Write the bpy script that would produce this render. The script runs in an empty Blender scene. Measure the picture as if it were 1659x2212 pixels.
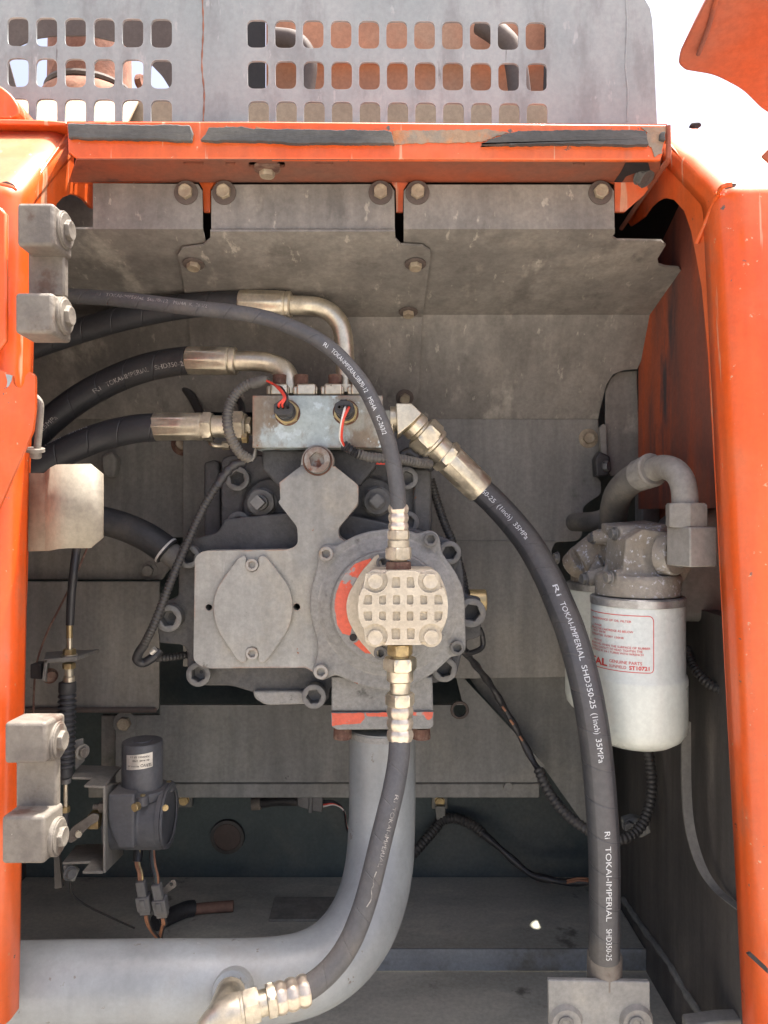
import bpy, bmesh, math, random
from mathutils import Vector, Matrix, Quaternion
from mathutils.geometry import tessellate_polygon
R = math.radians
random.seed(7)
SC = bpy.context.scene
COL = SC.collection

# ------------------------------------------------------------------ camera, sky, sun, exposure
cam_d = bpy.data.cameras.new('camera')
cam_d.sensor_fit = 'HORIZONTAL'; cam_d.sensor_width = 36; cam_d.lens = 36
cam_d.clip_start = .01; cam_d.clip_end = 3000
cam = bpy.data.objects.new('camera', cam_d); COL.objects.link(cam)
cam.rotation_euler = (R(90), 0, 0)
SC.camera = cam

SUN = Vector((.26, .10, .95)).normalized()          # direction towards the sun
world = bpy.data.worlds.new('World'); SC.world = world; world.use_nodes = True
wn = world.node_tree.nodes; wl = world.node_tree.links
sky = wn.new('ShaderNodeTexSky'); sky.sky_type = 'NISHITA'; sky.sun_disc = False
sky.sun_elevation = math.asin(SUN.z); sky.sun_rotation = math.atan2(SUN.x, SUN.y)
sky.dust_density = 7.0; sky.air_density = .45; sky.ozone_density = .6
wn['Background'].inputs['Strength'].default_value = .15
wl.new(sky.outputs[0], wn['Background'].inputs[0])
sun_d = bpy.data.lights.new('sun', 'SUN'); sun_d.energy = 4.0; sun_d.angle = R(.5); sun_d.color = (1, .95, .87)
sun = bpy.data.objects.new('sun', sun_d); COL.objects.link(sun)
sun.rotation_euler = SUN.to_track_quat('Z', 'Y').to_euler(); sun.location = SUN * 5
SC.view_settings.view_transform = 'Standard'; SC.view_settings.look = 'None'
SC.view_settings.gamma = 1; SC.view_settings.use_curve_mapping = False
SC.view_settings.exposure = 1.82
SC.render.engine = 'CYCLES'
SC.cycles.use_denoising = True
SC.cycles.max_bounces = 10; SC.cycles.diffuse_bounces = 6; SC.cycles.glossy_bounces = 4
SC.cycles.sample_clamp_indirect = 6

# ------------------------------------------------------------------ measuring
F, CX, CY = 1659., 829.5, 1106.
def P(x, y, Y): return Vector(((x - CX) / F * Y, Y, -(y - CY) / F * Y))
def L(n, Y): return n / F * Y
def zy(y, Y): return -(y - CY) / F * Y
X_, Y_, Z_ = Vector((1, 0, 0)), Vector((0, 1, 0)), Vector((0, 0, 1))

# ------------------------------------------------------------------ materials
def nod(t, typ, **kw):
    n = t.nodes.new(typ)
    for k, v in kw.items(): setattr(n, k, v)
    return n
def mat(name, c, c2=None, sc=9, amt=(.38, .66), rough=.6, metal=0, dust=None, dsc=4, damt=(.45, .72), dmax=1,
        spots=(), bump=.15, bsc=90, spec=.5, coat=0, edge=None, stretch=(1, 1, 1), settle=None, uvwrap=None, rvar=.12, band=None, grain=.12, gsc=170, streak=0., scratch=None):
    m = bpy.data.materials.new(name); m.use_nodes = True
    t = m.node_tree; b = t.nodes['Principled BSDF']; lk = t.links.new
    g = nod(t, 'ShaderNodeNewGeometry')
    def noise(scale, detail=6, st=(1, 1, 1), off=0, rg=.6):
        mp = nod(t, 'ShaderNodeMapping'); mp.inputs['Scale'].default_value = st; mp.inputs['Location'].default_value = (off, off * .7, off * 1.3)
        lk(g.outputs['Position'], mp.inputs[0])
        n = nod(t, 'ShaderNodeTexNoise'); n.inputs['Scale'].default_value = scale; n.inputs['Detail'].default_value = detail
        n.inputs['Roughness'].default_value = rg
        lk(mp.outputs[0], n.inputs['Vector']); return n.outputs['Fac']
    def mapr(x, lo, hi, a=0., z=1.):
        n = nod(t, 'ShaderNodeMapRange', interpolation_type='SMOOTHSTEP'); lk(x, n.inputs[0])
        for i, v in zip((1, 2, 3, 4), (lo, hi, a, z)): n.inputs[i].default_value = v
        return n.outputs[0]
    def mth(op, a, bb):
        n = nod(t, 'ShaderNodeMath', operation=op)
        for i, v in enumerate((a, bb)):
            if isinstance(v, (int, float)): n.inputs[i].default_value = v
            else: lk(v, n.inputs[i])
        return n.outputs[0]
    def mix(f, a, bb):
        n = nod(t, 'ShaderNodeMix', data_type='RGBA')
        if isinstance(f, (int, float)): n.inputs[0].default_value = f
        else: lk(f, n.inputs[0])
        for i, v in ((6, a), (7, bb)):
            if isinstance(v, tuple): n.inputs[i].default_value = (*v[:3], 1)
            else: lk(v, n.inputs[i])
        return n.outputs[2]
    def mixf(f, a, bb):
        n = nod(t, 'ShaderNodeMix', data_type='FLOAT'); lk(f, n.inputs[0])
        for i, v in ((2, a), (3, bb)):
            if isinstance(v, (int, float)): n.inputs[i].default_value = v
            else: lk(v, n.inputs[i])
        return n.outputs[0]
    seed = (sum(map(ord, name)) % 97) * .37
    col = c
    n1 = noise(sc, 8, stretch, seed)
    if c2: col = mix(mapr(n1, *amt), c, c2)
    rg = mth('ADD', mth('MULTIPLY', mth('SUBTRACT', noise(sc * 2.3, 5, stretch, seed + 3), .5), rvar * 2), rough)
    mt = metal
    if band:                                   # printed lay line of a hose: a lighter stripe along it
        uv = nod(t, 'ShaderNodeUVMap'); sp = nod(t, 'ShaderNodeSeparateXYZ'); lk(uv.outputs[0], sp.inputs[0])
        d = mth('ABSOLUTE', mth('SUBTRACT', sp.outputs[0], band[0]), 0)
        col = mix(mth('MULTIPLY', mapr(d, band[1] * .85, band[1], 1, 0), band[3]), col if not isinstance(col, tuple) else mix(0, col, col), band[2])
    if dust:
        f = mth('MULTIPLY', mapr(noise(dsc, 7, stretch, seed + 11, .65), *damt), dmax)
        col = mix(f, col, dust); rg = mixf(f, rg, .85)
        if metal: mt = mixf(f, metal, metal * .15)
    if settle:
        sp = nod(t, 'ShaderNodeSeparateXYZ'); lk(g.outputs['Normal'], sp.inputs[0])
        f = mth('MULTIPLY', mapr(sp.outputs[2], .25, .95), mapr(noise(30, 5, (1, 1, 1), seed + 5), .25, .6, settle[1] * .5, settle[1]))
        col = mix(f, col, settle[0]); rg = mixf(f, rg, .9)
        if metal: mt = mixf(f, mt, 0.)
    for i, s in enumerate(spots):              # (colour, scale, lo, hi, rough[, stretch])
        f = mapr(noise(s[1], 7, s[5] if len(s) > 5 else (1, 1, 1), seed + 20 + 7 * i, .62), s[2], s[3])
        col = mix(f, col, s[0]); rg = mixf(f, rg, s[4])
        if metal: mt = mixf(f, mt, 0.)
    if edge:                                   # (colour, radius, strength): wear along sharp edges
        bv = nod(t, 'ShaderNodeBevel', samples=4); bv.inputs['Radius'].default_value = edge[1]
        vm = nod(t, 'ShaderNodeVectorMath', operation='DOT_PRODUCT'); lk(bv.outputs[0], vm.inputs[0]); lk(g.outputs['Normal'], vm.inputs[1])
        e = mapr(vm.outputs['Value'], .80, .97, 1, 0)
        f = mth('MULTIPLY', mth('MULTIPLY', e, mapr(noise(28, 6, (1, 1, 1), seed + 41), .42, .62)), edge[2])
        col = mix(f, col, edge[0]); rg = mixf(f, rg, .75)
    def mul(colr, f):
        cc = nod(t, 'ShaderNodeCombineColor')
        for i in range(3): lk(f, cc.inputs[i])
        n = nod(t, 'ShaderNodeMix', data_type='RGBA', blend_type='MULTIPLY'); n.inputs[0].default_value = 1
        if isinstance(colr, tuple): n.inputs[6].default_value = (*colr[:3], 1)
        else: lk(colr, n.inputs[6])
        lk(cc.outputs[0], n.inputs[7]); return n.outputs[2]
    if scratch:                                # (colour, scale, threshold): fine scuffs running down the surface
        f = mapr(noise(scratch[1], 4, (2.2, 2.2, .12), seed + 61, .55), scratch[2], scratch[2] + .03)
        col = mix(f, col, scratch[0])
    if streak: col = mul(col, mapr(noise(22, 6, (2.4, 2.4, .22), seed + 53, .6), .3, .7, 1 - streak, 1 + streak))
    if grain: col = mul(col, mapr(noise(gsc, 8, (1, 1, 1), seed + 71, .75), .32, .68, 1 - grain, 1 + grain))
    for k, v in (('Base Color', col), ('Roughness', rg), ('Metallic', mt)):
        if isinstance(v, tuple): b.inputs[k].default_value = (*v[:3], 1)
        elif isinstance(v, (int, float)): b.inputs[k].default_value = v
        else: lk(v, b.inputs[k])
    b.inputs['Specular IOR Level'].default_value = spec
    b.inputs['Coat Weight'].default_value = coat; b.inputs['Coat Roughness'].default_value = .12
    h = None
    if bump: h = noise(bsc, 5, stretch, seed + 2); st = bump
    if uvwrap:                                 # spiral cloth-wrap marks on a hose (u round, v along in metres)
        uv = nod(t, 'ShaderNodeUVMap'); sp = nod(t, 'ShaderNodeSeparateXYZ'); lk(uv.outputs[0], sp.inputs[0])
        ph = mth('FRACT', mth('ADD', mth('MULTIPLY', sp.outputs[1], 1 / uvwrap), mth('MULTIPLY', sp.outputs[0], 1.)), 0)
        ln = mapr(mth('ABSOLUTE', mth('SUBTRACT', ph, .5), 0), 0, .035, 0, 1)
        h = mth('ADD', mth('MULTIPLY', ln, .6), mth('MULTIPLY', h, .35)); st = .5
    if h is not None:
        bp = nod(t, 'ShaderNodeBump'); bp.inputs['Strength'].default_value = st; bp.inputs['Distance'].default_value = .002
        lk(h, bp.inputs['Height']); lk(bp.outputs[0], b.inputs['Normal'])
    return m

RUST = (.10, .035, .018); DUST = (.22, .18, .135)
M = {}
M['orange'] = mat('orange_paint', (.70, .088, .008), (.64, .115, .022), sc=5, rough=.38, dust=(.50, .19, .10), dsc=5, damt=(.47, .72), dmax=.42,
                  spots=(((.13, .10, .085), 60, .68, .69, .7), ((.60, .34, .2), 130, .665, .70, .6), ((.42, .13, .06), 20, .58, .75, .5, (1.6, 1, .3))), bump=.05, coat=.3, grain=.06, streak=.08, scratch=((.62, .30, .18), 30, .635), edge=((.25, .10, .05), .003, .5), settle=((.5, .3, .2), .3))
M['hoodred'] = mat('faded_hood_paint', (.42, .07, .022), (.36, .085, .04), sc=7, rough=.45, dust=(.30, .11, .07), dsc=6, damt=(.42, .72), dmax=.7, spots=(((.13, .11, .10), 14, .68, .76, .7),), bump=.06)  # darker, redder than the orange sheet, with dust patches
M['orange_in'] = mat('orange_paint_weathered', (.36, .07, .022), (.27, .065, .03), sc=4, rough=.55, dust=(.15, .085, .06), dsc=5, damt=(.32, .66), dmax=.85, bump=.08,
                     spots=(((.035, .03, .03), 7, .60, .72, .8, (1.6, 1, .35)),))  # darker orange: shade of the downward face in the colour, plus dirt
M['guard'] = mat('grey_guard_paint', (.245, .282, .288), (.305, .335, .338), sc=9, rough=.52, stretch=(1.4, 1, .5), grain=.07, dust=(.18, .192, .20), dsc=18, damt=(.47, .66), dmax=.6,
                 spots=(((.14, .143, .147), 30, .66, .72, .8, (2.5, 1, .25)), ((.33, .35, .36), 50, .62, .70, .6, (1.5, 1, .5)), ((.22, .11, .06), 45, .71, .74, .9)), bump=.06, edge=((.42, .43, .43), .002, .8))
M['shroud'] = mat('dusty_shroud_steel', (.218, .204, .182), (.168, .157, .141), sc=7, amt=(.35, .6), rough=.58, spec=.4, streak=.12, dust=(.265, .242, .208), dsc=5, damt=(.48, .7),
                  spots=(((.155, .144, .128), 8, .52, .68, .55, (1.8, .8, 1)), ((.14, .13, .116), 15, .58, .70, .55, (1.6, 1, .6)), ((.33, .305, .262), 13, .57, .72, .8, (1.6, .7, 1)), ((.34, .315, .27), 40, .62, .68, .8, (2, .6, 1))), bump=.12)
M['wallgrey'] = mat('dusty_grey_panel', (.225, .217, .196), (.175, .17, .155), sc=6, rough=.62, spec=.4, streak=.14, dust=(.28, .26, .22), dsc=4, damt=(.45, .75), stretch=(1.4, 1, .8),
                    spots=(((.09, .10, .075), 8, .6, .75, .8), ((.05, .046, .042), 40, .73, .76, .7)), bump=.1)
M['walllow'] = mat('dark_lower_panel', (.225, .225, .208), (.165, .165, .154), sc=6, rough=.65, spec=.35, streak=.12, dust=(.28, .27, .228), dsc=5, damt=(.42, .75), bump=.1,
                   spots=(((.04, .038, .035), 38, .72, .76, .7),))
M['teal'] = mat('dark_teal_paint', (.075, .10, .10), (.055, .074, .076), sc=7, rough=.6, dust=(.14, .145, .13), dsc=5, damt=(.4, .8), bump=.1, spec=.35)
M['floor'] = mat('dusty_floor_plate', (.47, .455, .385), (.36, .35, .295), sc=6, rough=.75, spec=.3, dust=(.56, .535, .44), dsc=9, damt=(.45, .7), stretch=(.7, 1.5, 1),
                 spots=(((.17, .16, .135), 12, .60, .70, .7), ((.25, .14, .07), 35, .74, .78, .9)), bump=.2)
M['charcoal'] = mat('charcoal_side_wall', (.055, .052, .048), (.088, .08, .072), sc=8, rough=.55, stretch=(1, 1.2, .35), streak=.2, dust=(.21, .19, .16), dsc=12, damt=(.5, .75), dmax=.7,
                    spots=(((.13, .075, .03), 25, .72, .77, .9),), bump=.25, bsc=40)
M['plate'] = mat('grey_pump_paint', (.315, .315, .292), (.235, .236, .22), sc=10, streak=.10, scratch=((.42, .42, .39), 26, .66), rough=.5, dust=(.33, .305, .25), dsc=7, damt=(.42, .66), dmax=.8,
                 spots=(((.34, .335, .305), 16, .57, .70, .6, (1, 1, .4)), ((.13, .125, .11), 40, .66, .72, .7), ((.27, .11, .055), 50, .695, .71, .9)), bump=.06, edge=((.30, .13, .07), .004, .8))
M['cast'] = mat('grey_cast_paint', (.255, .255, .243), (.185, .186, .18), sc=9, rough=.58, dust=(.265, .247, .21), dsc=6, damt=(.45, .75), dmax=.7,
                spots=(((.26, .10, .055), 50, .68, .70, .9), ((.12, .118, .11), 30, .62, .70, .7)), bump=.7, bsc=190, grain=.18, edge=((.34, .33, .30), .003, .6))
M['castdark'] = mat('dirty_cast_housing', (.07, .072, .075), (.043, .044, .047), sc=9, rough=.55, dust=(.115, .108, .094), dsc=7, damt=(.45, .75), dmax=.8, bump=.6, bsc=190, grain=.2,
                    spots=(((.16, .07, .04), 50, .68, .70, .9), ((.03, .03, .031), 26, .60, .70, .45)), edge=((.16, .155, .14), .003, .6))
M['bolt'] = mat('grey_painted_bolt', (.145, .145, .14), (.09, .09, .088), sc=40, rough=.45, dust=(.22, .2, .165), dsc=30, damt=(.5, .72), dmax=.7, bump=.1, bsc=300)
M['boltlight'] = mat('light_painted_bolt', (.33, .32, .29), (.26, .25, .23), sc=40, rough=.5, dust=(.27, .22, .16), dsc=60, damt=(.5, .7), bump=.1, bsc=300, edge=((.25, .12, .06), .002, .7))
M['rustgrey'] = mat('rusty_grey_plug', (.26, .25, .23), (.19, .14, .11), sc=45, amt=(.4, .55), rough=.55, spots=(((.17, .07, .045), 40, .52, .60, .8),), bump=.2, bsc=300)
M['rustbolt'] = mat('rusted_bolt', (.13, .062, .042), (.085, .04, .03), sc=60, rough=.8, dust=(.19, .12, .085), dsc=80, damt=(.45, .65), bump=.4, bsc=400)
M['zinc'] = mat('yellow_zinc_plating', (.72, .65, .50), (.60, .545, .43), sc=24, rough=.34, metal=.9, dust=(.38, .33, .24), dsc=22, damt=(.44, .72), dmax=.75, bump=.05, bsc=200,
                spots=(((.10, .075, .05), 55, .70, .75, .8),), edge=((.72, .68, .56), .002, .7))
M['crimped'] = mat('crimped_ferrule', (.74, .66, .54), (.60, .52, .41), sc=30, rough=.36, metal=.8, dust=(.46, .385, .29), dsc=26, damt=(.46, .72), dmax=.6, bump=.05, bsc=200)
M['zincbolt'] = mat('dusty_zinc_bolt', (.44, .38, .27), (.34, .28, .20), sc=60, rough=.5, metal=.5, dust=(.28, .22, .155), dsc=50, damt=(.4, .7), bump=.2, bsc=300)
M['brass'] = mat('brass', (.55, .43, .22), (.42, .32, .17), sc=40, rough=.4, metal=.8, dust=(.30, .22, .12), dsc=30, damt=(.5, .75), bump=.05)
M['alu'] = mat('cast_aluminium', (.53, .475, .375), (.43, .38, .295), sc=26, rough=.55, metal=.25, dust=(.52, .455, .345), dsc=18, damt=(.42, .7), bump=.25, bsc=420,
               spots=(((.30, .235, .16), 45, .68, .75, .8),), edge=((.78, .73, .62), .003, .5))
M['alug'] = mat('stained_aluminium', (.27, .255, .225), (.195, .18, .152), sc=15, rough=.6, metal=.25, dust=(.235, .20, .155), dsc=9, damt=(.40, .65), bump=.5, bsc=260,
                spots=(((.40, .41, .44), 75, .60, .68, .7), ((.45, .46, .49), 160, .58, .66, .6)))
M['block'] = mat('blue_grey_block_paint', (.36, .43, .44), (.285, .29, .255), sc=16, amt=(.44, .53), rough=.55, dust=(.20, .155, .108), dsc=18, damt=(.46, .58), dmax=.85, stretch=(1.2, 1, .7),
                 bump=.12, spots=(((.46, .55, .58), 34, .58, .63, .5), ((.24, .085, .045), 30, .68, .695, .9),), edge=((.27, .09, .045), .007, .9))
M['hinge'] = mat('dusty_hinge_steel', (.175, .158, .134), (.115, .10, .087), sc=20, rough=.55, metal=.15, dust=(.235, .205, .165), dsc=8, damt=(.4, .75), dmax=.8,
                 spots=(((.10, .066, .048), 26, .58, .70, .7), ((.34, .31, .26), 90, .68, .72, .6)), bump=.4, bsc=200, edge=((.33, .30, .25), .003, .8))
M['latch'] = mat('stained_latch_plate', (.30, .268, .208), (.20, .172, .132), sc=14, rough=.6, metal=.1, stretch=(1.3, 1, .8), dust=(.30, .265, .205), dsc=8, damt=(.45, .7),
                 spots=(((.22, .10, .06), 16, .66, .74, .7), ((.12, .10, .09), 30, .71, .74, .5)), bump=.08, edge=((.36, .15, .08), .004, .8))
M['pipe'] = mat('grey_pipe_paint', (.262, .283, .288), (.212, .226, .228), sc=9, rough=.36, spec=.55, streak=.05, grain=.06, scratch=((.34, .355, .36), 24, .70), dust=(.26, .24, .20), dsc=6, damt=(.48, .75), dmax=.7,
                spots=(((.17, .155, .14), 60, .665, .69, .7), ((.40, .14, .08), 34, .71, .72, .8)), bump=.06)
M['rubber'] = mat('black_rubber', (.040, .041, .044), (.030, .031, .033), sc=12, rough=.55, dust=(.095, .085, .072), dsc=9, damt=(.5, .8), dmax=.8, bump=.2, bsc=300)
M['rim'] = mat('zinc_rim', (.42, .43, .43), (.30, .30, .29), sc=30, rough=.35, metal=.7, dust=(.22, .20, .16), dsc=30, damt=(.5, .75), bump=.1, bsc=300)
M['wrap'] = mat('wrapped_rubber_hose', (.040, .042, .046), (.030, .031, .034), sc=10, rough=.48, dust=(.105, .095, .08), dsc=10, damt=(.5, .8), dmax=.75, bump=.15, bsc=260, uvwrap=.036,
                band=(.5, .115, (.085, .085, .09), .7), settle=((.13, .12, .10), .5))
M['wrapgrey'] = mat('wrapped_grey_hose', (.085, .086, .09), (.065, .066, .07), sc=12, rough=.55, dust=(.15, .135, .115), dsc=12, damt=(.45, .75), dmax=.7, bump=.3, bsc=500, uvwrap=.034, settle=((.17, .155, .13), .5))
M['wrapdark'] = mat('wrapped_black_hose', (.034, .035, .038), (.026, .026, .028), sc=10, rough=.5, dust=(.075, .065, .055), dsc=8, damt=(.5, .8), dmax=.7, bump=.15, bsc=260, uvwrap=.04)
M['conduit'] = mat('dusty_conduit', (.11, .105, .095), (.075, .072, .066), sc=20, rough=.55, dust=(.20, .18, .145), dsc=15, damt=(.45, .75), bump=.1, settle=((.25, .23, .19), .5))
M['conduitdark'] = mat('black_conduit', (.035, .034, .034), (.05, .048, .045), sc=20, rough=.5, dust=(.09, .08, .065), dsc=15, damt=(.5, .8), bump=.1, settle=((.12, .11, .09), .4))
M['tape'] = mat('black_tape', (.025, .025, .027), (.04, .04, .042), sc=30, rough=.38, dust=(.09, .08, .065), dsc=20, damt=(.55, .8), bump=.6, bsc=140)
M['plastic'] = mat('black_plastic', (.030, .030, .032), (.045, .044, .044), sc=30, rough=.4, dust=(.10, .09, .075), dsc=25, damt=(.5, .8), bump=.1)
M['plasticgrey'] = mat('grey_connector_plastic', (.15, .15, .15), (.11, .11, .11), sc=30, rough=.5, dust=(.17, .15, .12), dsc=20, damt=(.5, .8), bump=.1)
M['motor'] = mat('dark_motor_paint', (.105, .108, .116), (.08, .083, .09), sc=14, rough=.45, dust=(.15, .145, .13), dsc=9, damt=(.48, .8), bump=.15, settle=((.14, .13, .115), .6))
M['foam'] = mat('grey_foam_rubber', (.085, .087, .086), (.055, .056, .056), sc=16, rough=.9, dust=(.125, .122, .11), dsc=14, damt=(.45, .7), bump=.8, bsc=120, stretch=(.4, 1, 1.5))
M['glue'] = mat('glue_residue', (.33, .22, .14), (.46, .19, .08), sc=30, amt=(.45, .55), rough=.8, dust=(.25, .21, .165), dsc=24, damt=(.45, .6), bump=.5, bsc=160)
M['white'] = mat('cream_white_enamel', (.62, .66, .60), (.59, .62, .56), sc=5, grain=.06, rough=.28, rvar=.05, bump=.02, spec=.5, coat=.3, dust=(.55, .53, .45), dsc=10, damt=(.52, .8), dmax=.5, streak=.05)
M['red'] = mat('red_print', (.58, .05, .04), rough=.5, bump=0, grain=0)
M['print'] = mat('white_print', (.58, .60, .61), (.22, .22, .225), sc=200, amt=(.54, .70), rough=.6, bump=0)
M['printworn'] = mat('worn_grey_print', (.36, .34, .31), (.12, .115, .11), sc=190, amt=(.38, .62), rough=.7, bump=0)
M['ink'] = mat('black_print', (.03, .03, .035), rough=.6, bump=0)
M['silver'] = mat('silver_sticker', (.62, .60, .55), (.5, .48, .43), sc=30, rough=.35, metal=.4, bump=0)
M['redpaint'] = mat('peeling_red_paint', (.66, .115, .06), (.58, .12, .075), sc=18, rough=.6, dust=(.32, .305, .285), dsc=30, damt=(.60, .64), bump=.15, spots=(((.20, .18, .17), 60, .68, .71, .8),))
M['redwire'] = mat('red_wire', (.70, .07, .045), rough=.4, bump=0)
M['blackwire'] = mat('black_wire', (.02, .02, .022), rough=.4, bump=0)
M['whitewire'] = mat('white_wire', (.72, .70, .66), rough=.4, bump=0)
M['orangewire'] = mat('orange_wire', (.36, .17, .09), (.27, .12, .07), sc=60, rough=.5, bump=0)
M['rusty'] = mat('rusty_exhaust', (.25, .11, .07), (.34, .17, .11), sc=22, rough=.85, dust=(.20, .09, .06), dsc=40, damt=(.45, .65), bump=.4, bsc=240)
M['cream'] = mat('dusty_cover_paint', (.42, .32, .21), (.36, .26, .17), sc=5, rough=.7, bump=.05)
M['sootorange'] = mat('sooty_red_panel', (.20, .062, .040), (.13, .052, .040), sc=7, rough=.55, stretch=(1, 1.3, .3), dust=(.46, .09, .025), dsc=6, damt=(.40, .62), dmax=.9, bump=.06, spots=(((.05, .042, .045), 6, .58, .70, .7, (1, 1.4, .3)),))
M['hoodin'] = mat('hood_inner_paint', (.44, .20, .11), (.33, .155, .09), sc=6, rough=.7, dust=(.36, .22, .145), dsc=5, damt=(.45, .7), bump=.06)
M['dark'] = mat('soot_black_steel', (.016, .015, .016), (.025, .022, .021), sc=8, rough=.8, bump=.1)  # near black for steel parts and for painted shade in slots and holes
M['brown'] = mat('dark_brown_steel', (.11, .088, .075), (.08, .06, .052), sc=6, rough=.75, bump=.1)
M['tank'] = mat('pale_grey_tank', (.25, .242, .22), (.20, .193, .175), sc=6, rough=.6, dust=(.17, .155, .13), dsc=8, damt=(.45, .75), bump=.15)
M['strip'] = mat('blue_grey_strip', (.27, .285, .285), (.22, .23, .23), sc=9, rough=.7, dust=(.16, .15, .125), dsc=12, damt=(.5, .7), bump=.2)
M['ground'] = mat('sandy_ground', (.30, .28, .25), (.25, .235, .21), sc=1.2, rough=.95, bump=.3, bsc=12)

# ------------------------------------------------------------------ building
ORG = {}
def thing(name, label, cat, loc, group=None):
    o = bpy.data.objects.new(name, None); COL.objects.link(o); o.location = loc
    o.empty_display_size = .03
    ORG[o] = Vector(loc); return tag(o, label, cat, group)
def tag(o, label=None, cat=None, group=None, kind=None):
    for k, v in (('label', label), ('category', cat), ('group', group), ('kind', kind)):
        if v: o[k] = v
    return o
def mk(name, vf, m, parent=None, smooth=35, bevel=0, seg=2, uv=None, fix=True):
    verts, faces = vf
    if parent is not None: org = ORG[parent]
    else:
        lo = Vector((min(v[i] for v in verts) for i in range(3))); hi = Vector((max(v[i] for v in verts) for i in range(3)))
        org = (lo + hi) / 2
    me = bpy.data.meshes.new(name)
    me.from_pydata([Vector(v) - org for v in verts], [], faces)
    if uv:
        ul = me.uv_layers.new(name='UVMap'); k = 0
        for f in uv:
            for c in f: ul.data[k].uv = c; k += 1
    if fix:
        bm = bmesh.new(); bm.from_mesh(me); bmesh.ops.recalc_face_normals(bm, faces=bm.faces[:]); bm.to_mesh(me); bm.free()
    if smooth:
        me.polygons.foreach_set('use_smooth', [True] * len(me.polygons)); me.set_sharp_from_angle(angle=R(smooth))
    me.materials.append(m if not isinstance(m, str) else M[m])
    o = bpy.data.objects.new(name, me); COL.objects.link(o)
    if parent is not None: o.parent = parent; ORG[o] = org
    else: o.location = org; ORG[o] = org
    if bevel:
        b = o.modifiers.new('bevel', 'BEVEL'); b.width = bevel; b.segments = seg; b.limit_method = 'ANGLE'; b.angle_limit = R(40); b.use_clamp_overlap = True
        b.harden_normals = False
    return o
def join(*vfs):
    v, f = [], []
    for a, b in vfs:
        k = len(v); v += list(a); f += [tuple(i + k for i in x) for x in b]
    return v, f
def rnd(pts, r=0, n=4):
    """round the corners of a flat polygon; a point may carry its own radius as third value"""
    out = []; N = len(pts)
    for i, p in enumerate(pts):
        rr = p[2] if len(p) > 2 else r
        a, b, c = Vector(pts[i - 1][:2]), Vector(p[:2]), Vector(pts[(i + 1) % N][:2])
        if rr <= 0: out.append(tuple(b)); continue
        d0, d1 = a - b, c - b
        k = min(rr, d0.length * .48, d1.length * .48)
        p0, p1 = b + d0.normalized() * k, b + d1.normalized() * k
        for j in range(n + 1):
            t = j / n; q = p0 * (1 - t) ** 2 + b * 2 * t * (1 - t) + p1 * t * t
            out.append((q.x, q.y))
    return out
def slab(outer, d, holes=()):
    """outer / holes: 3D loops; extruded by the vector d"""
    loops = [list(outer)] + [list(h) for h in holes]
    v = [Vector(p) for lp in loops for p in lp]; n = len(v)
    f = []
    if len(loops) == 1: f += [tuple(range(n)), tuple(range(n, 2 * n))[::-1]]
    else:
        for t in tessellate_polygon(loops): f += [tuple(t), tuple(i + n for i in t)[::-1]]
    k = 0
    for lp in loops:
        m_ = len(lp)
        for i in range(m_):
            a, b = k + i, k + (i + 1) % m_
            f.append((a, b, b + n, a + n))
        k += m_
    return v + [p + Vector(d) for p in v], f
def pxslab(pts, Y, depth, holes=(), r=0, n=4):
    o = [P(x, y, Y) for x, y in rnd(pts, r, n)]
    return slab(o, (0, depth, 0), [[P(x, y, Y) for x, y in h] for h in holes])
def circ(cx, cy, r, n=24, a0=0, a1=360):
    k = n if a1 - a0 >= 360 else n + 1
    return [(cx + r * math.cos(R(a0 + (a1 - a0) * i / n)), cy + r * math.sin(R(a0 + (a1 - a0) * i / n))) for i in range(k)]
def rrect(cx, cy, w, h, r, n=5):
    return rnd([(cx - w / 2, cy - h / 2), (cx + w / 2, cy - h / 2), (cx + w / 2, cy + h / 2), (cx - w / 2, cy + h / 2)], r, n)
def box(lo, hi):
    x0, y0, z0 = lo; x1, y1, z1 = hi
    v = [Vector(p) for p in ((x0, y0, z0), (x1, y0, z0), (x1, y1, z0), (x0, y1, z0), (x0, y0, z1), (x1, y0, z1), (x1, y1, z1), (x0, y1, z1))]
    return v, [(0, 3, 2, 1), (4, 5, 6, 7), (0, 1, 5, 4), (1, 2, 6, 5), (2, 3, 7, 6), (3, 0, 4, 7)]
def pxbox(x0, y0, x1, y1, Y, depth):
    a, b = P(x0, y1, Y), P(x1, y0, Y)
    return box((a.x, Y, a.z), (b.x, Y + depth, b.z))
def frame(axis):
    q = Z_.rotation_difference(Vector(axis).normalized()); return q
def lathe(st, base, axis, seg=48, rot=0, cap=(True, True)):
    """stations (t, r) round, or (t, r, apothem[, sides]) = polygon cut by a circle of radius r"""
    q = frame(axis); v, f = [], []
    for s in st:
        t, r = s[0], s[1]
        for i in range(seg):
            a = 2 * math.pi * i / seg + rot; rr = r
            if len(s) > 2:
                n = s[3] if len(s) > 3 else 6
                w = 2 * math.pi / n; d = (a - rot) % w
                rr = min(r, s[2] / math.cos(d - w / 2))
            v.append(Vector(base) + q @ Vector((rr * math.cos(a), rr * math.sin(a), t)))
    for k in range(len(st) - 1):
        for i in range(seg):
            j = (i + 1) % seg
            f.append((k * seg + i, k * seg + j, (k + 1) * seg + j, (k + 1) * seg + i))
    if cap[0]: f.append(tuple(range(seg))[::-1])
    if cap[1]: f.append(tuple(range((len(st) - 1) * seg, len(st) * seg)))
    return v, f
def hexs(t0, t1, ap, ch=.12):
    c = ap * ch
    return [(t0, ap * 1.02, ap), (t0 + c, ap * 1.3, ap), (t1 - c, ap * 1.3, ap), (t1, ap * 1.02, ap)]
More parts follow.
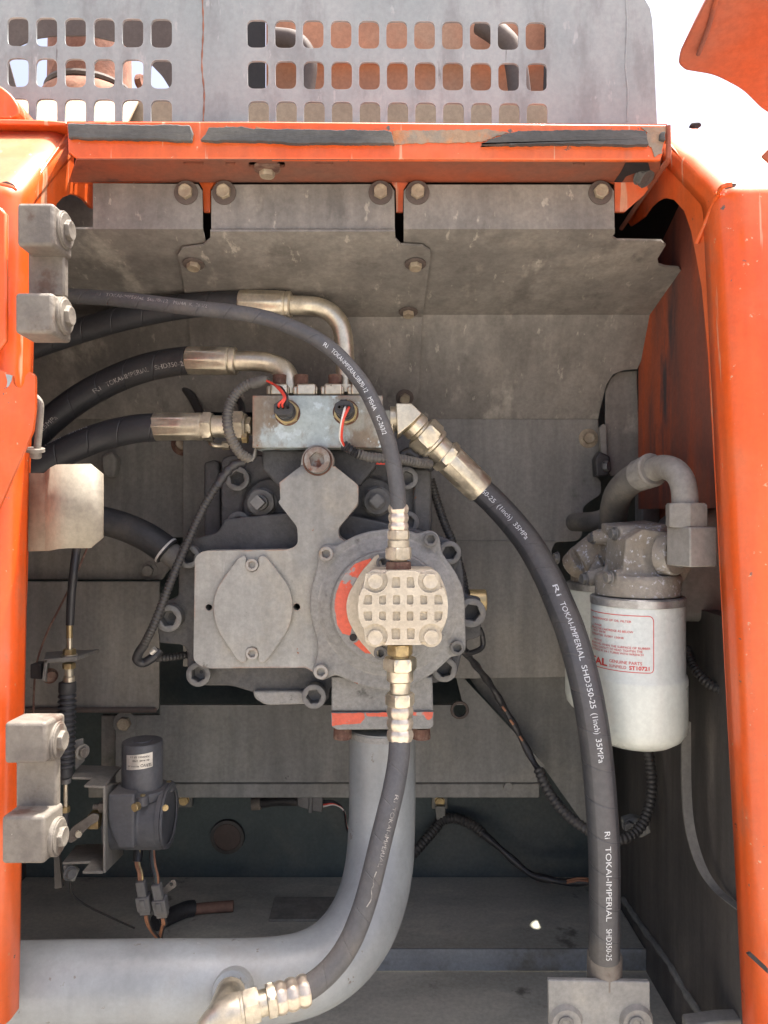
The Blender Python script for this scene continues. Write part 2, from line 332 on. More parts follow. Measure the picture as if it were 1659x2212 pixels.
def spline(pts, step):
    """Catmull-Rom through 3D points, resampled evenly"""
    p = [Vector(x) for x in pts]; p = [p[0] * 2 - p[1]] + p + [p[-1] * 2 - p[-2]]
    fine = []
    for i in range(1, len(p) - 2):
        a, b, c, d = p[i - 1:i + 3]
        for k in range(24):
            t = k / 24
            fine.append(.5 * ((2 * b) + (c - a) * t + (2 * a - 5 * b + 4 * c - d) * t * t + (3 * b - a - 3 * c + d) * t ** 3))
    fine.append(p[-2])
    s = [0]
    for i in range(1, len(fine)): s.append(s[-1] + (fine[i] - fine[i - 1]).length)
    n = max(2, round(s[-1] / step)); out = []; j = 0
    for k in range(n + 1):
        t = s[-1] * k / n
        while j < len(s) - 2 and s[j + 1] < t: j += 1
        w = (t - s[j]) / max(1e-9, s[j + 1] - s[j]); out.append(fine[j].lerp(fine[j + 1], min(1, w)))
    return out, s[-1]
class Tube:
    def __init__(self, pts, r, step=.004, seg=24, rfun=None, ref=(0, -1, 0)):
        self.c, self.len = spline(pts, step); self.r = r; n = len(self.c)
        self.fr = []; last = None
        for i in range(n):
            T = (self.c[min(n - 1, i + 1)] - self.c[max(0, i - 1)]).normalized()
            N = Vector(ref) - T * T.dot(Vector(ref))
            if N.length < .25 and last is not None: N = last - T * T.dot(last)
            N.normalize(); last = N
            self.fr.append((T, N, T.cross(N)))
        v, f, uv = [], [], []
        for i, c in enumerate(self.c):
            s = self.len * i / (n - 1); rr = rfun(s) if rfun else r
            T, N, B = self.fr[i]
            for k in range(seg):
                a = 2 * math.pi * k / seg - math.pi
                v.append(c + (N * math.cos(a) + B * math.sin(a)) * rr)
        for i in range(n - 1):
            s0, s1 = self.len * i / (n - 1), self.len * (i + 1) / (n - 1)
            for k in range(seg):
                j = (k + 1) % seg
                f.append((i * seg + k, i * seg + j, (i + 1) * seg + j, (i + 1) * seg + k))
                uv.append(((k / seg, s0), ((k + 1) / seg, s0), ((k + 1) / seg, s1), (k / seg, s1)))
        f.append(tuple(range(seg))[::-1]); uv.append([(.5, 0)] * seg)
        f.append(tuple(range((n - 1) * seg, n * seg))); uv.append([(.5, 0)] * seg)
        self.vf = (v, f); self.uv = uv
    def at(self, s, ang, lift=0):
        n = len(self.c); t = max(0, min(n - 1.001, s / self.len * (n - 1))); i = int(t); w = t - i
        c = self.c[i].lerp(self.c[i + 1], w)
        N = self.fr[i][1].lerp(self.fr[i + 1][1], w).normalized(); B = self.fr[i][2].lerp(self.fr[i + 1][2], w).normalized()
        return c + (N * math.cos(ang) + B * math.sin(ang)) * (self.r + lift)
    def build(self, name, m, parent=None, smooth=60):
        return mk(name, self.vf, m, parent, smooth=smooth, uv=self.uv, fix=False)
def pp(*pts): return [P(*p) for p in pts]
def tube(name, pts, r, m, parent=None, **k): return Tube(pp(*pts), r, **k).build(name, m, parent)
def corr(r, pitch=.0042, amp=.10): return lambda s: r * (1 + amp * (1 if math.sin(2 * math.pi * s / pitch) > 0 else -1))
def conduit(name, pts, r, m, parent=None, pitch=.0042, seg=16, **k):
    return Tube(pp(*pts), r, step=pitch / 6, seg=seg, rfun=lambda s: r * (1 + .085 * math.tanh(2.5 * math.sin(2 * math.pi * s / pitch))), **k).build(name, m, parent, smooth=50)
_tx = {}
def text2d(txt, bold=0., spacing=1.):
    """flat glyph outlines of the text, cap height 1, as triangles"""
    key = (txt, bold, spacing)
    if key in _tx: return _tx[key]
    cu = bpy.data.curves.new('glyphs', 'FONT'); cu.body = txt; cu.size = 1; cu.offset = bold; cu.space_character = spacing
    cu.resolution_u = 3; cu.fill_mode = 'FRONT'
    ob = bpy.data.objects.new('glyphs', cu); COL.objects.link(ob)
    bpy.context.view_layer.update()
    me = bpy.data.meshes.new_from_object(ob.evaluated_get(bpy.context.evaluated_depsgraph_get()))
    v = [(p.co.x / .72, p.co.y / .72) for p in me.vertices]; f = [tuple(p.vertices) for p in me.polygons]
    bpy.data.objects.remove(ob); bpy.data.curves.remove(cu); bpy.data.meshes.remove(me)
    _tx[key] = (v, f); return v, f
def hose_text(tb, txt, s0, s1, ang, h, m, parent, side=1, bold=.012, name='lettering'):
    """text printed along a hose from arc length s0 to s1; ang = angle of its middle line, h = cap height"""
    v, f = text2d(txt, bold); w = max(p[0] for p in v); k = (s1 - s0) / w
    vv = [tb.at(s0 + x * k, ang + side * (y - .5) * h / tb.r, .00025) for x, y in v]
    return mk(name, (vv, f), m, parent, smooth=0, fix=False)
def cyl_text(txt, c, rad, ang0, z, h, m, parent, bold=.008, width=None, name='lettering', flip=False, xs=1.):
    """text on an upright cylinder; ang0 = angle (deg) from facing the camera, to the right"""
    v, f = text2d(txt, bold); w = max(p[0] for p in v); k = (width / w) if width else h * xs
    vv = []
    for x, y in v:
        a = R(ang0) + (-1 if flip else 1) * x * k / rad; zz = z + (-1 if flip else 1) * y * h
        vv.append(Vector((c[0] + math.sin(a) * (rad + .0002), c[1] - math.cos(a) * (rad + .0002), zz)))
    return mk(name, (vv, f), m, parent, smooth=0, fix=False)
# shared bolt meshes (axis +Z, unit radius)
def _mesh(name, vf):
    me = bpy.data.meshes.new(name); me.from_pydata(vf[0], [], vf[1])
    bm = bmesh.new(); bm.from_mesh(me); bmesh.ops.recalc_face_normals(bm, faces=bm.faces[:]); bm.to_mesh(me); bm.free()
    me.polygons.foreach_set('use_smooth', [True] * len(me.polygons)); me.set_sharp_from_angle(angle=R(32)); return me
HEX = lathe([(-.2, .9), (0, 1.08), (.02, 1.2, .92), (.72, 1.2, .92), (.86, .93, .92), (.88, .80), (.84, .70), (.84, .05)], (0, 0, 0), (0, 0, 1), 36)
SOCK = lathe([(-.3, .96), (.88, 1.0), (.97, .985), (1.0, .93), (1.0, .64), (.95, .62, .54), (-.1, .62, .53), (-.15, .05, .53)], (0, 0, 0), (0, 0, 1), 36)
WASH = lathe([(-.05, 1), (.10, 1), (.14, .96), (.14, .3)], (0, 0, 0), (0, 0, 1), 32)
DOME = lathe([(-.2, 1), (.35, 1), (.5, .95), (.58, .8), (.62, .4), (.63, .05)], (0, 0, 0), (0, 0, 1), 28)
_shared = {}
def stud(kind, loc, axis, r, m, parent, name=None, rot=None, zs=1., washer=None):
    """a bolt head placed at a world point; returns the part"""
    vf = {'hex': HEX, 'sock': SOCK, 'wash': WASH, 'dome': DOME}[kind]
    key = (kind, m)
    if key not in _shared:
        _shared[key] = _mesh(kind, vf); _shared[key].materials.append(M[m])
    o = bpy.data.objects.new(name or 'bolt', _shared[key]); COL.objects.link(o)
    o.parent = parent; o.location = Vector(loc) - ORG[parent]; ORG[o] = Vector(loc)
    q = frame(axis) @ Quaternion((0, 0, 1), random.random() * 6 if rot is None else rot)
    o.rotation_mode = 'QUATERNION'; o.rotation_quaternion = q; o.scale = (r, r, r * zs)
    if washer:
        w = bpy.data.objects.new('washer', washer_mesh(washer[1])); COL.objects.link(w)
        w.parent = o; w.location = (0, 0, -.06); w.scale = (washer[0],) * 2 + (1.3 / zs,)
    return o
def washer_mesh(m):
    key = ('wash', m)
    if key not in _shared:
        _shared[key] = _mesh('washer', WASH); _shared[key].materials.append(M[m])
    return _shared[key]
FR = Vector((0, -1, 0))
def pbolt(kind, x, y, Y, rpx, m, parent, **k): return stud(kind, P(x, y, Y), k.pop('axis', FR), L(rpx, Y), m, parent, **k)
def cast(name, vfs, voxel, m, parent=None, it=4, smooth=60):
    o = mk(name, join(*vfs), m, parent, smooth=0)
    a = o.modifiers.new('remesh', 'REMESH'); a.mode = 'VOXEL'; a.voxel_size = voxel; a.use_smooth_shade = True
    if it: s = o.modifiers.new('smooth', 'SMOOTH'); s.factor = .5; s.iterations = it
    return o

# ================================================================== the setting
g = mk('ground', ([Vector(p) for p in ((-900, -900, -1.35), (900, -900, -1.35), (900, 900, -1.35), (-900, 900, -1.35))], [(0, 1, 2, 3)]), 'ground')
tag(g, kind='structure')
def plane_Y(a, b):
    (ya, Ya), (yb, Yb) = a, b
    za, zb = -(ya - CY) / F * Ya, -(yb - CY) / F * Yb; k = (zb - za) / (Yb - Ya)
    return lambda y: (za - k * Ya) / (-(y - CY) / F - k)
ZF, ZF2 = -.622, -.652
fl = mk('floor', join(box((-.62, 1.093, ZF - .02), (.372, 1.31, ZF)), box((-.62, .74, ZF2 - .02), (.40, 1.0925, ZF2))), 'floor', bevel=.002); tag(fl, kind='structure')
mk('step_strip', box((-.62, 1.0885, ZF2 + .001), (.372, 1.0925, ZF + .002)), 'strip', fl, bevel=.001)
mk('welded_plate', pxslab([], .9, .01) if False else box((P(585, 1975, 1.19).x, 1.165, ZF), (P(865, 1975, 1.19).x, 1.235, ZF + .004)), 'wallgrey', fl, bevel=.0015)
wb = mk('wall_back', box((-.62, 1.31, -.67), (.50, 1.33, .42)), 'teal'); tag(wb, kind='structure')
stud('dome', P(492, 1806, 1.31), FR, L(30, 1.31), 'brown', wb, 'rubber_plug', zs=.5)
mk('plug_ring', lathe([(0, L(37, 1.31)), (.006, L(36, 1.31)), (.006, L(29, 1.31)), (0, L(29, 1.31))], P(492, 1806, 1.309), FR, cap=(False, False)), 'plastic', wb)
for x, y, Y in ((398, 1728, 1.3), (950, 1731, 1.3)):
    mk('bolt_pad', pxbox(x - 17, y - 13, x + 17, y + 17, Y, .01), 'walllow', wb, bevel=.002)
    pbolt('hex', x, y, Y, 10, 'brass', wb)
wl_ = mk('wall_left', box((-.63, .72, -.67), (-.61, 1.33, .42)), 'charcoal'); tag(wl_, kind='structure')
ce = mk('ceiling', join(box((-.62, .87, .405), (.4598, 1.33, .415)), box((-.62, .832, .405), (-.36, .868, .415)), box((.36, .845, .405), (.458, .868, .415))), 'dark'); tag(ce, kind='structure')
# right side of the bay: painted upper panel, charcoal lower wall
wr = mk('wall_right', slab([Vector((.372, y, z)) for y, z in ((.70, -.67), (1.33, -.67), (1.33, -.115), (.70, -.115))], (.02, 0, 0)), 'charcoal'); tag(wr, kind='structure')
wo2 = 0
wu = mk('wall_right_upper', slab([Vector((.346, y, z)) for y, z in ((.762, .004), (1.045, .004), (1.045, .30), (.90, .36), (.79, .33), (.765, .2))], (.006, 0, 0)), 'sootorange'); tag(wu, kind='structure')
wo = mk('wall_right_outer', slab([Vector((.46, y, z)) for y, z in ((.72, -.66), (1.33, -.66), (1.33, .43), (.72, .43))], (.004, 0, 0), [[Vector((.46, 1.247 + .011 * math.cos(R(a)), .222 + .038 * math.sin(R(a)))) for a in range(0, 360, 20)]]), 'sootorange'); tag(wo, kind='structure')  # oval hole added to let a sun spot reach the floor
mk('weld_bead', Tube([Vector((.3715, 1.19, -.60)), Vector((.371, 1.10, -.595)), Vector((.372, 1.0, -.588)), Vector((.371, .93, -.59)), Vector((.372, .80, -.58))], .005, step=.006, seg=10, rfun=lambda s: .005 + .0014 * math.sin(s * 190) * math.sin(s * 71)).vf, 'walllow', wr)
# grey channel at the back corner, behind the filters
ch = thing('corner_channel', 'dusty grey vertical channel in the back corner beside the orange-brown panel', 'bracket', P(1340, 1040, 1.06))
mk('web', pxslab([(1308, 845), (1318, 818), (1336, 803), (1376, 800), (1383, 1022), (1320, 1028), (1308, 1000)], 1.06, .004), 'shroud', ch, bevel=.001)
mk('lower_post', pxbox(1386, 1056, 1426, 1180, 1.07, .03), 'wallgrey', ch, bevel=.002)
mk('clip', pxslab([(1295, 925), (1303, 915), (1310, 918), (1312, 985), (1300, 985)], 1.05, .01, r=2), 'wallgrey', ch, bevel=.002)
mk('rubber_mount', pxslab([(1286, 990), (1296, 975), (1318, 985), (1322, 1015), (1312, 1028), (1288, 1030)], 1.045, .02, r=5), 'plastic', ch, bevel=.003)
stud('hex', P(1306, 1007, 1.045), (1, -.8, 0), L(11, 1.05), 'bolt', ch)

# ------------------------------------------------------------------ back panels behind the pump
WY = 1.08
bp = thing('back_panel', 'large dusty grey sheet panel behind the pump with cut-out right edge', 'panel', P(1100, 1465, WY))
mk('sheet', pxslab([(395, 905), (1292, 905), (1293, 917), (1295, 972), (1286, 991), (1286, 1028), (1299, 1040, 4), (1299, 1068, 8), (1275, 1083, 8), (1260, 1095, 8), (1258, 1158, 6), (1246, 1169, 6), (1200, 1171, 6), (1192, 1190), (1196, 1260), (1228, 1300), (1250, 1462), (1000, 1466), (700, 1440), (395, 1440)], WY, .004), 'wallgrey', bp, bevel=.0008)
mk('seam', pxbox(930, 1168, 1200, 1171, WY - .0015, .002), 'wallgrey', bp, bevel=.0005)
pbolt('hex', 1271, 947, WY, 12, 'zincbolt', bp, washer=(1.75, 'zincbolt'))
pl = thing('left_back_panel', 'upper dusty back panel left of the pump behind the black hoses', 'panel', P(240, 1250, 1.10))
mk('sheet', pxslab([(-60, 890), (300, 900), (440, 905), (400, 1160), (352, 1162), (372, 1185, 6), (376, 1215), (350, 1252), (-60, 1252)], 1.10, .004), 'wallgrey', pl, bevel=.0008)
pbolt('hex', 396, 958, 1.10, 14, 'zincbolt', pl, washer=(1.9, 'rustbolt'))
pbolt('hex', 321, 1233, 1.10, 12, 'wallgrey', pl, washer=(1.7, 'wallgrey'))
mk('cable_clip', pxslab([(218, 985), (240, 975), (252, 992), (246, 1030), (224, 1030), (219, 1010)], 1.07, .02), 'wallgrey', pl, bevel=.003)
lo = thing('lower_left_panel', 'lower left back panel with folded bottom lip beside the control cable', 'panel', P(240, 1540, 1.08))
mk('sheet', pxslab([(-60, 1256), (345, 1256), (343, 1533, 8), (330, 1540), (-60, 1540)], 1.085, .004), 'wallgrey', lo, bevel=.0008)
mk('bottom_lip', join(pxbox(-60, 1529, 338, 1541, 1.079, .006)), 'brown', lo, bevel=.003)
# frame beam below the pump
fb = thing('frame_beam', 'wide dark grey cross beam running under the pump', 'beam', P(700, 1690, 1.10))
mk('face', pxslab([(250, 1545), (345, 1545), (345, 1523), (1000, 1523), (985, 1462), (1003, 1466), (1176, 1652), (1165, 1690), (250, 1690)], 1.10, .006, holes=[circ(993, 1522 + 12, 14, 20)]), 'walllow', fb)
mk('lower_flange', pxbox(190, 1692, 1166, 1724, 1.112, .01), 'walllow', fb, bevel=.002)
mk('hole_rim', lathe([(0, L(20, 1.1)), (.0012, L(19, 1.1)), (.0012, L(14.5, 1.1)), (0, L(14.5, 1.1))], P(993, 1534, 1.0995), FR, cap=(False, False)), 'brown', fb)
pbolt('hex', 270, 1562, 1.10, 14, 'zincbolt', fb, washer=(1.8, 'walllow'))
pbolt('hex', 1097, 1697, 1.112, 10, 'walllow', fb)
mk('inner_rib', pxbox(218, 1545, 250, 1700, 1.13, .01), 'wallgrey', fb, bevel=.002)
db = thing('diagonal_brace_panel', 'dark panel with slanting lower edge behind the long right hose', 'panel', P(1150, 1500, 1.12))
mk('sheet', pxslab([(1010, 1460), (1300, 1460), (1300, 1840), (1268, 1790), (1130, 1595), (1040, 1500)], 1.14, .005), 'walllow', db)

# ------------------------------------------------------------------ heat shroud over the pump: three folded plates
FY = .815
YA, YB = plane_Y((495, FY), (680, 1.0)), plane_Y((680, 1.0), (905, 1.08))
def facet(pts, yf, off=0, th=.0025):
    o = [P(x, y, yf(y)) + Vector((0, -off, -off)) for x, y in rnd(pts)]
    nrm = (o[1] - o[0]).cross(o[2] - o[1]).normalized()
    nn = Vector((0, 0, 0))
    for i in range(len(o)): nn += o[i].cross(o[(i + 1) % len(o)])
    nn.normalize()
    if nn.y < 0: nn = -nn
    return slab(o, nn * th)
cst = lambda y: FY
sl = thing('shroud_plate', 'left plate of the folded brown-grey shroud, half hidden by the orange post', 'plate', P(300, 500, FY), 'shroud plates')
mk('flange', facet([(200, 395), (428, 397), (437, 412), (438, 495), (200, 495)], cst), 'shroud', sl, bevel=.0006)
mk('rear_flange', pxslab([(40, 392), (230, 392), (230, 508), (40, 508)], .893, .002), 'shroud', sl)
mk('sloped_sheet', join(facet([(-80, 495), (438, 495), (444, 522), (432, 680), (-80, 680)], YA), facet([(-80, 680), (432, 680), (446, 905), (-80, 905)], YB)), 'shroud', sl, smooth=20)
sm = thing('shroud_plate', 'middle plate of the folded shroud, directly above the pump valve block', 'plate', P(650, 500, FY), 'shroud plates')
mk('flange', facet([(456, 412), (466, 398), (842, 397), (852, 412), (853, 495), (456, 495)], cst), 'shroud', sm, bevel=.0006)
mk('sloped_sheet', join(facet([(456, 495), (853, 495), (854, 512), (866, 524), (912, 527), (929, 538), (929, 556), (912, 680), (408, 680), (398, 600), (386, 546), (396, 532), (440, 526), (456, 512)], YA, .004),
                        facet([(408, 680), (912, 680), (903, 850), (893, 872), (880, 885), (430, 885)], YB, .004)), 'shroud', sm, smooth=20)
sr = thing('shroud_plate', 'right plate of the folded shroud, stained and notched along its right edge', 'plate', P(1100, 500, FY), 'shroud plates')
mk('flange', facet([(872, 412), (884, 398), (1316, 398), (1327, 412), (1328, 495), (872, 495)], cst), 'shroud', sr, bevel=.0006)
mk('sloped_sheet', join(facet([(872, 495), (1328, 495), (1328, 504), (1322, 512), (1332, 519), (1428, 521), (1438, 530), (1420, 559), (1423, 572), (1438, 577), (1466, 579), (1475, 590), (1428, 680), (880, 680), (890, 560), (872, 525)], YA),
                        facet([(872, 680), (1428, 680), (1377, 797), (1345, 800), (1325, 808), (1310, 830), (1296, 885), (1292, 905), (872, 905)], YB)), 'shroud', sr, smooth=20)
for x, pr in ((402, sl), (484, sm), (822, sm), (902, sr), (1297, sr)):
    pbolt('hex', x, 416, FY - .001, 15, 'zincbolt', pr, washer=(1.72, 'brown'))
nA = Vector((0, -.24, -.97)); nB = Vector((0, -.85, -.53))
for x, y, yf, n_, pr in ((420, 562, YA, nA, sm), (897, 562, YA, nA, sm), (882, 666, YA, nA, sm), (874, 851, YB, nB, sm)):
    stud('hex', P(x, y, yf(y)) + Vector((0, -.004, -.006)), n_, L(12.5, .95), 'zincbolt', pr, washer=(1.7, 'brown'))

# ------------------------------------------------------------------ grey slotted guard on top, and what shows through it
GY = .86
def tilt(x, y): return y + .0075 * (x - 100)
holes = []
for row in range(3):
    for x in (-23.5, 38.5, 100.5, 162.5, 225, 286.5, 348.5):
        holes.append(rrect(x, (68, 156, 243)[row] + .012 * x, 46, 62, 16))
    for i in range(11):
        x = 556 + 60.2 * i
        holes.append(rrect(x + row * 1.2, (73, 161.5, 248.5)[row] + .0085 * (x - 556), 45, 60, 15))
out = rnd([(-70, -14), (1362, -14, 0), (1398, 2, 20), (1410, 50, 30), (1421, 300), (-70, 300)], 0, 6)
gd = thing('slotted_guard', 'grey sheet-metal guard with rows of rounded slots above the orange beam', 'guard', P(700, 262, GY))
mk('front_sheet', slab([P(x, y, GY) for x, y in out], (0, .003, 0), [[P(x, y, GY) for x, y in h] for h in holes]), 'guard', gd, smooth=30)
side = [(1340, -14), (1362, -14), (1380, -10), (1394, -1), (1404, 16), (1409, 40), (1412, 80), (1421, 300)]
sv = []; sf = []
for i, (x, y) in enumerate(side):
    a = P(x, y, GY); sv += [a + Vector((0, .0005, 0)), a + Vector((-.001, .16, 0)), a + Vector((-.004, .16, -.002)), a + Vector((-.003, .003, -.002))]
for i in range(len(side) - 1):
    for k in range(4): sf.append((4 * i + k, 4 * i + 4 + k, 4 * i + 4 + (k + 1) % 4, 4 * i + (k + 1) % 4))
mk('side_return', (sv, sf), 'guard', gd, smooth=50)
for x in (437, 1352): mk('weld_seam', Tube(pp((x, -12, GY), (x + 2, 60, GY - .0003), (x - 1, 140, GY), (x + 4, 200, GY - .0003), (x + 2, 262, GY)), .0008, step=.003, seg=8, rfun=lambda s: .0008 + .0003 * math.sin(s * 400)).vf, 'rusty' if x < 500 else 'guard', gd)
hp = thing('perforated_partition', 'dark inner hood panel with a rounded opening behind the left guard slots', 'panel', P(200, 262, 1.15))
mk('sheet', pxslab([(-90, -60), (560, -60), (560, 300), (-90, 300)], 1.15, .003, holes=[rnd([(17, 125), (24, 106), (45, 96), (78, 82), (115, 77), (190, 76), (262, 92), (325, 137), (350, 163), (366, 189), (384, 240), (384, 285), (60, 285), (34, 186)], 8)]), 'brown', hp)
mu = thing('exhaust_muffler', 'rusty exhaust can seen through the left guard slots', 'muffler', P(193, 300, 1.32))
mz = lambda y: P(0, y, 1.26).z
mk('can', lathe([(mz(170), .069), (mz(30), .067), (mz(28), .05)], Vector((P(195, 0, 1.32).x, 1.32, 0)), Z_), 'rusty', mu)
mk('skirt', lathe([(mz(320), .088), (mz(200), .086), (mz(178), .078), (mz(170), .071)], Vector((P(195, 0, 1.32).x, 1.32, 0)), Z_), 'rusty', mu)
mk('clamp_band', lathe([(mz(168), .072), (mz(162), .074), (mz(156), .072)], Vector((P(195, 0, 1.32).x, 1.32, 0)), Z_), 'brown', mu)
stud('hex', P(300, 178, 1.28), (1, -.3, 0), .011, 'rusty', mu)
cv = thing('engine_cover', 'cream dusty sloping cover glimpsed through the bottom row of guard slots', 'cover', P(600, 290, 1.0))
mk('sloped_sheet', facet([(-90, 214), (300, 216), (242, 330), (-90, 330)], plane_Y((214, 1.09), (330, .95))), 'cream', cv)
mk('upright_sheet', pxslab([(250, 216), (1260, 222), (1260, 330), (250, 330)], 1.085, .003), 'cream', cv)  # set upright so this part of the cover stays out of the sun
hi = thing('hood_liner', 'orange-brown inner hood panel behind the right guard slots', 'panel', P(870, 262, 1.12))
mk('upper_sheet', pxslab([(575, -80), (1178, -80), (1178, 128), (575, 128)], 1.135, .003), 'hoodin', hi)
mk('lower_sheet', pxslab([(575, 120), (1178, 120), (1178, 300), (575, 300)], 1.155, .003), 'hoodin', hi)
mk('pipe', Tube(pp((590, 80, 1.11), (640, 90, 1.10), (665, 130, 1.10), (660, 200, 1.10)), .013).vf, 'brown', hi)
mk('duct', Tube(pp((1040, 50, 1.11), (1080, 78, 1.10), (1110, 120, 1.10), (1125, 220, 1.10)), .016).vf, 'brown', hi)
for q in ([(1180, -80), (1300, -80), (1300, 300), (1172, 300)], [(530, -80), (573, -80), (573, 300), (530, 300)]): mk('dark_end_strip', pxslab(q, 1.10, .003), 'dark', hi)  # black strips added for the darkness past the liner ends

# ================================================================== orange frame
BY = .765
bm_ = thing('header_beam', 'orange lipped header beam with torn grey foam strips under the guard', 'beam', P(790, 345, BY))
mk('front_lip', pxslab([(144, 262), (600, 262), (1441, 269), (1440, 300), (1428, 346), (166, 343), (147, 328)], BY, .006), 'orange', bm_, bevel=.0018, seg=3)
mk('top_sheet', facet([(144, 262), (1441, 268), (1421, 272), (160, 266)], plane_Y((262, BY), (270, .862))), 'orange', bm_)
zb_ = zy(344, BY)
def und(x, y): Yq = zb_ * F / (CY - y); return P(x, y, Yq)
slots = [rrect(418, 353, 44, 7, 3), rrect(498, 353, 22, 6, 3), rrect(546, 356, 18, 12, 5), rrect(607, 356, 18, 12, 5), rrect(1250, 354, 26, 5, 2), rrect(700, 353, 40, 4, 2)]
mk('underside', slab([und(166, 344.5), und(1428, 344.5), und(1420, 394), und(150, 394)], (0, 0, .003), [[und(x, y) for x, y in h] for h in slots]), 'orange_in', bm_)
mk('slot_shade_sheet', slab([und(160, 346), und(1422, 346), und(1416, 392), und(160, 392)], (0, 0, .001)), 'dark', bm_).location.z += .008  # dark sheet above the slots supplies the shade inside the beam
mk('recessed_web', pxslab([(120, 380), (1415, 380), (1408, 398), (1392, 420), (1350, 457), (1328, 457), (1328, 396), (1316, 390), (884, 390), (872, 408), (870, 457), (856, 457), (855, 408), (842, 390), (466, 390), (454, 408), (452, 457), (440, 457), (438, 408), (428, 390), (120, 394)], .8255, .004), 'orange', bm_)
pz = und(577, 366)
stud('hex', pz, -Z_, .0075, 'zincbolt', bm_, zs=1.2, washer=(1.8, 'rustbolt'))
mk('bolt_tab', slab([und(x, y) - Vector((0, 0, .0025)) for x, y in rnd([(548, 352), (606, 352), (600, 370), (556, 370)], 4)], (0, 0, .002)), 'rustbolt', bm_)
mk('long_slot_shade', slab([und(x, y) - Vector((0, 0, .0006)) for x, y in rnd([(1326, 392), (1338, 376), (1352, 350), (1400, 350), (1406, 372), (1400, 390), (1384, 392), (1374, 372), (1352, 380), (1344, 393)], 3)], (0, 0, .0004)), 'dark', bm_)  # thin dark patch stands in for the shade of an open slot
stud('hex', und(1386, 378), Vector((.5, -.5, -.7)), .010, 'castdark', bm_)
def ragged(pts, j, y0=None):
    o = []
    for i in range(len(pts)):
        a, b = Vector(pts[i]), Vector(pts[(i + 1) % len(pts)]); n = max(1, int((b - a).length / 3.5)); w1 = random.uniform(-j, j)
        for k in range(n):
            p = a.lerp(b, k / n); w1 = .7 * w1 + random.uniform(-j, j) * .5; o.append((p.x + w1 * .6, p.y + w1))
    return o
for pts in ([(146, 266), (410, 269), (416, 285), (414, 304), (146, 297)], [(432, 301), (446, 286), (450, 275), (520, 273), (552, 278), (830, 281), (846, 285), (851, 309), (640, 309), (560, 304), (470, 304)],
            [(1040, 309), (1070, 296), (1120, 283), (1300, 280), (1395, 282), (1398, 300), (1402, 312), (1200, 310), (1100, 311)], [(1426, 300), (1429, 284), (1438, 283), (1438, 302)]):
    mk('foam_strip', slab([P(x, y, BY - .006) for x, y in ragged(pts, 1.5)], (0, .0058, 0)), 'foam', bm_, bevel=.0016)
for pts in ([(848, 282), (1060, 280), (1100, 286), (1040, 306), (850, 311)], [(1385, 275), (1438, 273), (1438, 285), (1430, 330), (1415, 340), (1408, 318), (1395, 312), (1398, 284)], [(553, 274), (572, 276), (566, 292), (556, 286)]):
    mk('glue_residue', slab([P(x, y, BY - .0012) for x, y in ragged(pts, 2.2)], (0, .001, 0)), 'glue', bm_)

# posts: folded sheet, front face at Y .70, inner side face running back into the bay
def post(name, label, sgn, x_at, side_poly, z0, extra):
    """x_at(z): x of the inner side plane; sgn +1 for the right post"""
    root = thing(name, label, 'post', Vector((x_at(z0), .70, z0)))
    rad = .020; prof = [(.30, 0)] + [(rad * (1 - math.sin(R(a))), rad * (1 - math.cos(R(a)))) for a in range(0, 91, 10)] + [(0, .030), (0, .034 if sgn < 0 else .043)]   # (distance out from side plane, Y offset)
    lev = [(z0, 0)] + [(z, 0) for z in (-.3, 0, .2)] + [(.290, 0), (.296, .002), (.301, .006), extra[0], extra[1]]
    v, f = [], []
    for z, dy in lev:
        for d, e in prof: v.append(Vector((x_at(z) + sgn * d, .70 + e + dy, z)))
    n = len(prof)
    for i in range(len(lev) - 1):
        for k in range(n - 1): f.append((i * n + k, i * n + k + 1, (i + 1) * n + k + 1, (i + 1) * n + k))
    o = mk('front_skin', (v, f), 'orange', root, smooth=50, fix=False)
    s = o.modifiers.new('solid', 'SOLIDIFY'); s.thickness = .003; s.offset = -1 if sgn < 0 else 1
    so = [Vector((x_at(z) + sgn * .0008, y, z)) for y, z in side_poly]
    mk('side_web', slab(so, (sgn * .003, 0, 0)), 'orange', root, bevel=.0008)
    return root
xl = lambda z: -.336 + .019 * (z - .2)
xr = lambda z: .308 - .049 * (z - .30)
lpoly = [(.726, zy(2180, .71)), (.726, .301), (.752, .335), (.813, .402), (.883, .40), (.883, zy(452, .883)), (.872, zy(447, .872)), (.855, zy(432, .855)), (.838, zy(423, .838)), (.82, zy(420, .82)), (.80, zy(427, .8)), (.786, zy(441, .786)), (.765, .27), (.742, .225), (.739, .0), (.734, -.2), (.728, zy(2150, .71))]
lp_ = post('door_post', 'left orange door post with sloping shoulder and two grey hinges', -1, xl, lpoly, zy(2230, .70), [(.345, .05), (.403, .108)])
rpoly = [(.735, -.50), (.735, .31), (.76, .335), (.842, .415), (.838, .38), (.835, zy(345, .835)), (.963, zy(480, .963)), (.955, zy(489, .955)), (.93, zy(480, .93)), (.905, zy(468, .905)), (.885, zy(449, .885)), (.866, zy(437, .866)), (.85, zy(430, .85)), (.837, zy(428, .837)), (.815, zy(432, .815)), (.79, zy(456, .79)), (.775, zy(500, .775)), (.766, zy(555, .766)), (.757, zy(620, .757)), (.75, zy(760, .75)), (.748, 0), (.746, -.3), (.745, -.43), (.742, -.47)]
rp_ = post('door_post', 'right orange door post, taller in view, with an arched cut-out near its top', 1, xr, rpoly, -.53, [(.355, .066), (.419, .140)])
for o_ in (lp_, rp_): o_['group'] = 'orange door posts'
